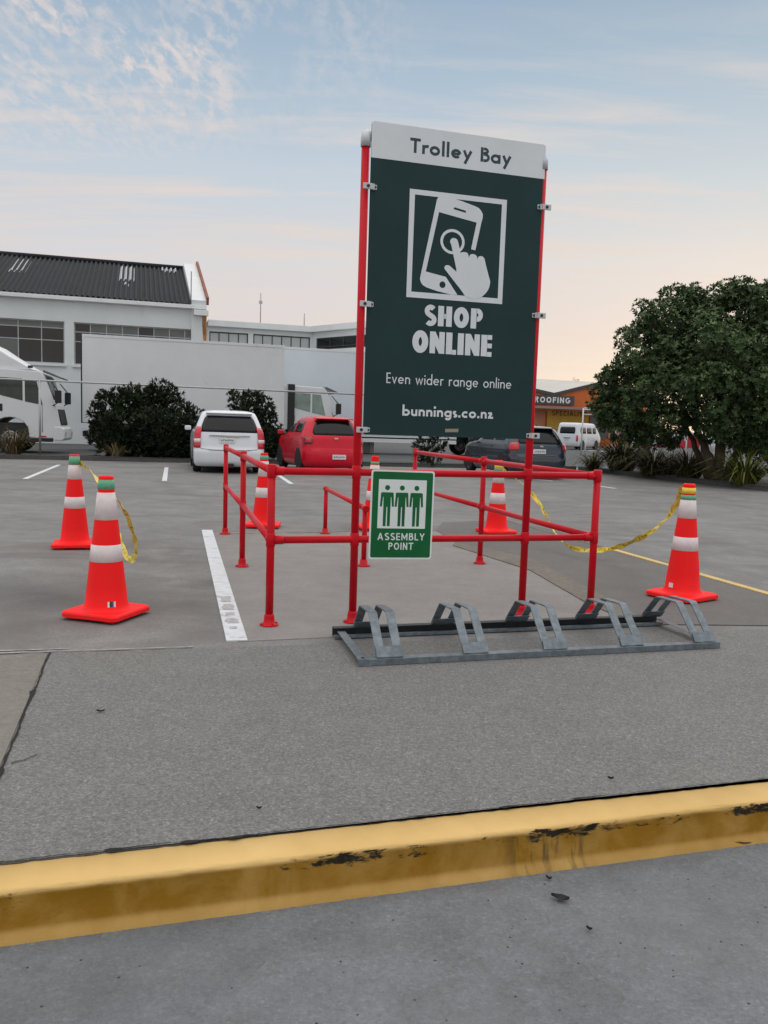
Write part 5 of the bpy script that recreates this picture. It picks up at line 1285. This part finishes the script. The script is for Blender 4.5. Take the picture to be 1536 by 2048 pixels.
b = MB(); b.rng(sp(1064, 830)[0], sp(1090, 830)[0], -.12, -.003, 0.1, cz0 - .15); b.build('shopfront_panel', ORANGE_PALE, shop)
b = MB(); yx0, yx1 = sp(1093, 830)[0], sp(1176, 830)[0]; b.rng(yx0, yx1, -.15, -.003, .3, cz0 - .1); yb = b.build('yellow_board', SHOP_YELLOW, shop)
b = MB(); yz = sp(1135, 832)[1]; lettering(b, 'SPECIALIST', sp(1102, 830)[0], sp(1172, 830)[0], yz, .42, .17, lambda a, c, l: Vector((a, -.153 - l, c)), .002, gap=.14); b.build('lettering', INK, yb)
b = MB(); b.rng(sp(1180, 830)[0], sp(1215, 830)[0], -.10, -.003, .8, cz0 - .25); b.build('shop_window', WIN_GREY, shop)
b = MB(); b.rng(sp(1218, 830)[0], sp(1260, 830)[0], -.10, -.003, .8, cz0 - .25); b.build('shopfront_panel', mat('pink poster board', (.62, .34, .28), .6, var=.3, scale=.6), shop)
# buildings behind the shop
def shed(name, px0, px1, pyt, dep, ang, m, roofm, label, rise=.9, depth=12):
    O = D((px0 + px1) / 2, 850, dep); O.z = 0; r = empty(name, O, ang)
    a, z = on_plane(px0, pyt, O, ang); c, _ = on_plane(px1, pyt, O, ang)
    b = MB(); b.rng(a, c, 0, depth, -.2, z); b.build('wall', m, r)
    b = MB(); b.prism([(a - .3, z), (c + .3, z), (c + .3, z + .12), ((a + c) / 2, z + rise), (a - .3, z + .12)], lambda x, y, d: Vector((x, d - .4, y + .003)), depth + .8); b.build('roof', roofm, r)
    tag(r, label, 'building'); return r
shed('warehouse', 1020, 1134, 768, 105, R(8), SHED_BLUE, mat('grey green roof sheet', (.27, .33, .33), .6), 'blue-grey shed roof showing above the ROOFING sign', .5)
shed('warehouse', 1100, 1300, 789, 96, R(8), ROOF_GREY, ROOF_GREY, 'pale building rising behind the orange gable next to the tree', 1.2)

# gate fence and banners beyond the plants
GO = D(1165, 880, 47); GO.z = 0
gf = empty('gate_fence', GO, R(6)); tag(gf, 'white tube gate fence standing before the white van and orange shop', 'fence')
zt_ = on_plane(1190, 817, GO, R(6))[1]
b = MB(); xr = on_plane(1252, 817, GO, R(6))[0]; mat('white tube', (.62, .64, .65), .5)
for zz in (zt_, zt_ - .35, .25):
    b = MB(); b.path([(.0, 0, zz), (xr, 0, zz)], .035, 8); b.build('rail', MATS['white tube'], gf)
WT = MATS['white tube']
for px in (1165, 1173, 1226, 1233, 1250):
    x = on_plane(px, 850, GO, R(6))[0]; b = MB(); b.path([(x, 0, 0), (x, 0, zt_ if px != 1173 else 1.1)], .045, 8); b.build('post', WT, gf)
BO = D(1340, 890, 32); BO.z = 0
def banner(px0, px1, py0, py1, label, swoosh):
    r = empty('banner', BO, R(10)); a, z1 = on_plane(px0, py0, BO, R(10)); c, z0 = on_plane(px1, py1, BO, R(10))
    b = MB(); b.rng(a, c, -.02, .02, z0, z1); b.build('sheet', BANNER_RED, r)
    if swoosh:
        b = MB(); w = c - a; h = z1 - z0
        b.poly([Vector((a + w * x, -.024, z0 + h * z)) for x, z in ((.12, .0), (.28, .0), (.42, .45), (.8, .55), (.8, .85), (.45, .98), (.25, .8))]); b.build('swoosh', BANNER_BLUE, r, fixn=False)
        b = MB(); b.poly([Vector((a + w * x, -.026, z0 + h * z)) for x, z in ((.34, .25), (.5, .45), (.75, .48), (.75, .6), (.48, .62))]); b.build('swoosh', SIGN_WHITE, r, fixn=False)
    for x in (a - .05, c + .05):
        b = MB(); b.path([(x, .05, 0), (x, .05, z1 + .3)], .045, 8); b.build('post', WT, r)
    tag(r, label, 'banner', 'banners beyond the plants')
banner(1314, 1370, 880, 897, 'red banner with a blue swoosh in front of the silver car', True)
banner(1270, 1303, 879, 897, 'plain red banner next to the one with the blue swoosh', False)
banner(1376, 1398, 872, 897, 'short red banner beside the tree trunk', False)

# ================================================================== PLANTS
def leafmesh(name, leaves, m, parent=None):
    """leaves: (centre, direction, normal-ish, length, width, tone)"""
    b = MB(); b.tone = []
    for c, d, n, l, w, t in leaves:
        s = d.cross(n)
        if s.length < 1e-4: s = d.orthogonal()
        s.normalize(); n2 = s.cross(d); tip = c + d * l; m_ = c + d * (l * .5) + n2 * (l * .06)
        b.add([c, m_ + s * w / 2, tip, m_ - s * w / 2], [(0, 1, 2, 3)]); b.tone.append(t)
    return b.build(name, m, parent, weld=False, fixn=False)
def rosette(L, p, up_, size, rr_, n, tone, wid=.36, spread=(35, 80)):
    u_ = up_.normalized(); a0 = rr_.uniform(0, 6.28); o = u_.orthogonal().normalized(); q = u_.cross(o)
    for k in range(n):
        a = a0 + k * 2.4; el = R(rr_.uniform(*spread)); d = u_ * math.cos(el) + (o * math.cos(a) + q * math.sin(a)) * math.sin(el)
        l = size * rr_.uniform(.75, 1.2); L.append((p + d * size * .06, d, u_, l, l * wid, min(1, max(0, tone + rr_.uniform(-.16, .16)))))
def rand_unit(rr_):
    while True:
        v = Vector((rr_.uniform(-1, 1), rr_.uniform(-1, 1), rr_.uniform(-1, 1)))
        if .05 < v.length < 1: return v.normalized()
def blobs_to_leaves(blobs, dens, size, rr_, n=7, inner=.35, wid=.36, tone0=.35, upbias=.5, spread=(35, 80)):
    L = []
    for c, r in blobs:
        cnt = int(dens * r * r); bt = rr_.uniform(-.12, .14)
        for i in range(cnt):
            v = rand_unit(rr_); k = 1.0 if rr_.random() > inner else rr_.uniform(.45, .95)
            k *= rr_.uniform(.88, 1.12)
            p = c + Vector((v.x, v.y, v.z * .92)) * r * k
            inside = any((p - c2).length < r2 * .72 for c2, r2 in blobs if c2 is not c)
            if inside and rr_.random() < .55: continue
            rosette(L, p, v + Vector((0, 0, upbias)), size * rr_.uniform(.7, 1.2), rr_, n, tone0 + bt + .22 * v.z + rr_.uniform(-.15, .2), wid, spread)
    return L
def clumps(bl, rr_, n=9, k=(.30, .48)):
    out = []
    for c, r in bl:
        out.append((c, r * .72))
        for i in range(n):
            v = rand_unit(rr_); v.y -= .25; out.append((c + v.normalized() * r * rr_.uniform(.62, .92), r * rr_.uniform(*k)))
    return out
def limb(b, p, q, r0_, r1_, rr_, n=5, wob=.08):
    P = []; Rr = []
    for i in range(n + 1):
        f = i / n; P.append(Vector(p).lerp(Vector(q), f) + (Vector((rr_.uniform(-1, 1), rr_.uniform(-1, 1), rr_.uniform(-.4, .4))) * wob * (0 if i in (0, n) else 1))); Rr.append(r0_ + (r1_ - r0_) * f)
    b.path(P, Rr, 10)
rr_ = random.Random(42)
TD = 23.0; T0 = Vector((D(1420, 960, TD).x, TD, .08))
tree = empty('broadleaf_tree', T0); tag(tree, 'large dark evergreen tree with several leaning trunks beside the car park', 'tree')
px2 = TD / F
blob_px = [(1330, 632, 62, 0), (1285, 700, 68, -.3), (1245, 765, 52, 0), (1212, 800, 26, .2), (1400, 625, 58, .5), (1350, 598, 34, .1), (1478, 622, 66, .3), (1476, 580, 30, 0), (1500, 568, 18, .2), (1385, 588, 26, .4), (1420, 705, 88, -.8), (1520, 690, 82, -.4),
  (1340, 760, 74, -.9), (1440, 790, 76, -1.1), (1280, 812, 46, -.3), (1530, 785, 78, -.9), (1318, 838, 36, -.5), (1395, 835, 36, -.7), (1465, 850, 46, -.8), (1600, 640, 90, 0), (1620, 760, 100, -.5), (1560, 860, 50, -.6), (1246, 852, 30, .1), (1205, 806, 30, 0), (1290, 862, 36, 0), (1222, 770, 34, .1), (1345, 868, 24, -.2), (1218, 828, 26, .1), (1500, 880, 30, -.6), (1640, 560, 60, .8), (1380, 690, 80, 1.2), (1480, 740, 100, 1.4), (1330, 720, 70, 1.2), (1230, 735, 22, .1), (1305, 655, 30, .3)]
blobs = [(D(x, y + 9, TD + dz) - T0, r * px2) for x, y, r, dz in blob_px]
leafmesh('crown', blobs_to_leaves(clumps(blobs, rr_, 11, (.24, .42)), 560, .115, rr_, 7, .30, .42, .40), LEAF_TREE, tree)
b = MB()
def tp(px, py, dz=0): return D(px, py, TD + dz) - T0
for pts_, r0_, r1_ in (([(1425, 965), (1418, 915), (1402, 878), (1388, 850)], .15, .08), ([(1432, 965), (1440, 915), (1445, 860), (1440, 800)], .17, .09), ([(1445, 965), (1475, 905), (1500, 850), (1525, 790)], .13, .07),
   ([(1418, 965), (1395, 905), (1380, 870), (1350, 820)], .10, .05), ([(1388, 850), (1350, 790), (1310, 740)], .08, .03), ([(1388, 850), (1400, 770), (1410, 680)], .08, .03), ([(1440, 800), (1470, 700), (1480, 620)], .09, .03), ([(1440, 800), (1400, 720), (1350, 640)], .08, .03), ([(1350, 820), (1300, 800), (1250, 775)], .05, .02), ([(1525, 790), (1560, 700), (1600, 640)], .07, .03)):
    P = [tp(x, y, rr_.uniform(-.25, .25)) for x, y in pts_]; P[0] = tp(*pts_[0]) ; P[0].z = max(-.05, P[0].z - .1) if pts_[0][1] > 950 else P[0].z
    Q = [P[0]]
    for a, c in zip(P[:-1], P[1:]): Q += [a.lerp(c, .33) + rand_unit(rr_) * .03, a.lerp(c, .66) + rand_unit(rr_) * .03, c]
    b.path(Q, [r0_ + (r1_ - r0_) * i / (len(Q) - 1) for i in range(len(Q))], 9)
b.build('trunk', BARK, tree)

def bush(name, px, depth, blob_px, size, dens, m, label, cat='bush', group=None, n=6, tone=.3, stems=4, wid=.30, upb=.9, spread=(12, 60)):
    base = Vector((D(px, 920, depth).x, depth, .09)); r = empty(name, base); k = depth / F
    bl = [(D(x, y, depth + dz) - base, rad_ * k) for x, y, rad_, dz in blob_px]
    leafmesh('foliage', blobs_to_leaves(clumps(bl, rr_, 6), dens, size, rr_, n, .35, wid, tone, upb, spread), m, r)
    b = MB()
    for i in range(stems):
        c, rad_ = bl[i % len(bl)]; limb(b, Vector((rr_.uniform(-.3, .3), rr_.uniform(-.15, .15), -.05)), c, .05, .015, rr_)
    b.build('stem', BARK, r); tag(r, label, cat, group); return r
bush('bush', 288, 26.0, [(225, 825, 38, 0), (270, 805, 34, 0), (320, 805, 36, .2), (365, 830, 34, 0), (210, 845, 28, .2), (250, 855, 48, -.4), (310, 855, 52, -.5), (362, 862, 40, -.3), (380, 850, 18, 0), (240, 895, 34, -.2), (300, 895, 40, -.3), (350, 895, 34, -.2), (200, 875, 22, 0), (290, 790, 22, .2), (240, 795, 24, .1), (340, 795, 20, .2), (215, 905, 26, 0), (370, 905, 26, 0), (250, 900, 46, .9), (310, 890, 56, .9), (355, 900, 40, .9), (280, 850, 60, 1.0), (225, 865, 40, .8)], .155, 560, LEAF_BUSH,
     'big rounded dark green bush before the long box truck', group='bushes along the back kerb')
bush('bush', 505, 26.6, [(480, 808, 22, 0), (505, 800, 20, 0), (525, 815, 18, .1), (495, 835, 34, 0), (530, 845, 28, 0), (548, 872, 22, 0), (515, 870, 40, -.2), (470, 850, 22, 0), (535, 895, 26, 0), (480, 890, 30, 0), (510, 890, 40, .8), (500, 850, 36, .7), (545, 890, 24, .4)], .15, 560, LEAF_BUSH,
     'dark bush showing between the white people carrier and the red hatchback', group='bushes along the back kerb')
bush('bush', 862, 27.4, [(850, 890, 22, 0), (872, 892, 22, 0), (862, 912, 26, 0), (885, 878, 14, 0), (840, 910, 14, 0)], .16, 260, LEAF_BUSH,
     'low dark bush below the Trolley Bay board behind the side rail', group='bushes along the back kerb')
def tuft(name, p, h, rad_, n, m, label, cat, group, seed, wid=.03, lean=(15, 60), z0=.09, tone=.45):
    rq = random.Random(seed); r = empty(name, Vector((p[0], p[1], z0))); b = MB(); b.tone = []
    for i in range(n):
        a = rq.uniform(0, 6.283); el = R(rq.uniform(*lean)); l = h * rq.uniform(.6, 1.15); o = Vector((math.cos(a), math.sin(a), 0)); base = o * rq.uniform(0, rad_ * .35) + Vector((0, 0, -.02))
        P = []; droop = rq.uniform(.2, 1.0)
        for k in range(5):
            f = k / 4; e2 = el * (.35 + .65 * f) + droop * f * f * .7
            P.append(base + o * (l * f * math.sin(e2) * min(1.6, rad_ / h + .4)) + Vector((0, 0, l * f * max(.1, math.cos(e2)))))
        s = Vector((-o.y, o.x, 0)); W_ = wid * rq.uniform(.7, 1.3); tone_ = min(1, max(0, tone + rq.uniform(-.4, .45))); vs = []
        for k, q in enumerate(P):
            w = W_ * (1 - (k / 4) ** 2 * .9); vs += [q + s * w / 2, q - s * w / 2]
        b.add(vs, [(2 * k, 2 * k + 1, 2 * k + 3, 2 * k + 2) for k in range(4)], 0, True); b.tone += [tone_] * 4
    b.build('blades', m, r, weld=False, fixn=False); tag(r, label, cat, group)
FX = 'flax plants along the side kerb'
def gp_(px, py, dep): v = D(px, py, dep); return (v.x, v.y)
tuft('flax_plant', gp_(1243, 930, 26.5), 1.45, 1.05, 320, LEAF_FLAX, 'tallest bronze flax clump before the gate fence', 'flax', FX, 1, .055, (4, 62), tone=.28)
tuft('flax_plant', gp_(1305, 945, 24.6), 1.05, .9, 260, LEAF_FLAX, 'dark flax clump beside the tallest bronze one, below the banners', 'flax', FX, 2, .05, (8, 66), tone=.25)
tuft('flax_plant', gp_(1375, 955, 23.4), 1.0, .85, 240, LEAF_FLAX, 'dark flax clump at the foot of the tree trunk', 'flax', FX, 3, .05, (8, 66), tone=.22)
tuft('flax_plant', gp_(1488, 968, 21.2), 1.2, .95, 260, LEAF_FLAX_Y, 'bright yellow-green grassy clump past the tree trunk', 'flax', FX, 4, .04, (6, 68), tone=.5)
tuft('flax_plant', gp_(1186, 938, 27.6), .8, .7, 120, LEAF_FLAX, 'low brown clump at the corner of the planting bed', 'flax', FX, 5, .04, (15, 70), tone=.4)
tuft('flax_plant', gp_(1340, 948, 25.6), 1.0, .8, 130, LEAF_DRY, 'pale dry clump between the two dark flax clumps', 'flax', FX, 6, .04, (10, 66), tone=.35)
GT = 'grass tufts along the back kerb'
tuft('grass_tuft', gp_(28, 910, 24.4), 1.0, .6, 220, LEAF_DRY, 'large khaki grass tuft below the truck wheel', 'grass tuft', GT, 11, .028, (3, 50), tone=.4)
tuft('grass_tuft', gp_(232, 918, 24.9), .6, .4, 110, LEAF_DRY, 'small dry yellow tuft at the foot of the big bush', 'grass tuft', GT, 12, .022, (3, 50), tone=.7)
tuft('grass_tuft', gp_(282, 920, 25.2), .2, .2, 40, LEAF_DRY, 'tiny dry tuft under the big bush', 'grass tuft', GT, 13, .02, (3, 55), tone=.75)
# second dark tree beyond the frame edge whose foliage closes the gap
T2 = Vector((D(1545, 900, 31).x, 31, .0)); tr2 = empty('broadleaf_tree', T2); tag(tr2, 'dark hedge-like tree beyond the large evergreen, closing the view at the picture edge', 'tree')
k2 = 31 / F
bl2 = [(D(x, y, 31 + dz) - T2, r * k2) for x, y, r, dz in [(1500, 865, 42, 0), (1545, 850, 55, .5), (1600, 840, 60, 0), (1470, 885, 24, 0), (1520, 890, 30, -.3), (1570, 890, 34, 0)]]
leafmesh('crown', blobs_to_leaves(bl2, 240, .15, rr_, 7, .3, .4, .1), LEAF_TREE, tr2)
b = MB(); limb(b, (0, 0, -.05), bl2[1][0], .16, .06, rr_); limb(b, (0, 0, .3), bl2[0][0], .1, .04, rr_); b.build('trunk', BARK, tr2)
# far tip of a conifer over the shop roof
TC = D(1147, 850, 120); TC.z = 0; tcn = empty('conifer_tree', TC); tag(tcn, 'tiny distant conifer tip above the roofs beside the large tree', 'tree')
kk = 120 / F; L = []
for i in range(220):
    f = rr_.random() ** .7; z = (1.27 + (864 - 755) * kk) * (1 - .45 * f); v = rand_unit(rr_); v.z *= .2
    L.append((Vector((v.x * f * 1.3, v.y * f * 1.3, z)), (v + Vector((0, 0, -.3))).normalized(), Vector((0, 0, 1)), .6, .3, rr_.random() * .5))
leafmesh('crown', L, LEAF_BUSH, tcn); b = MB(); b.path([(0, 0, 0), (0, 0, 8)], [.2, .06], 8); b.build('trunk', BARK, tcn)
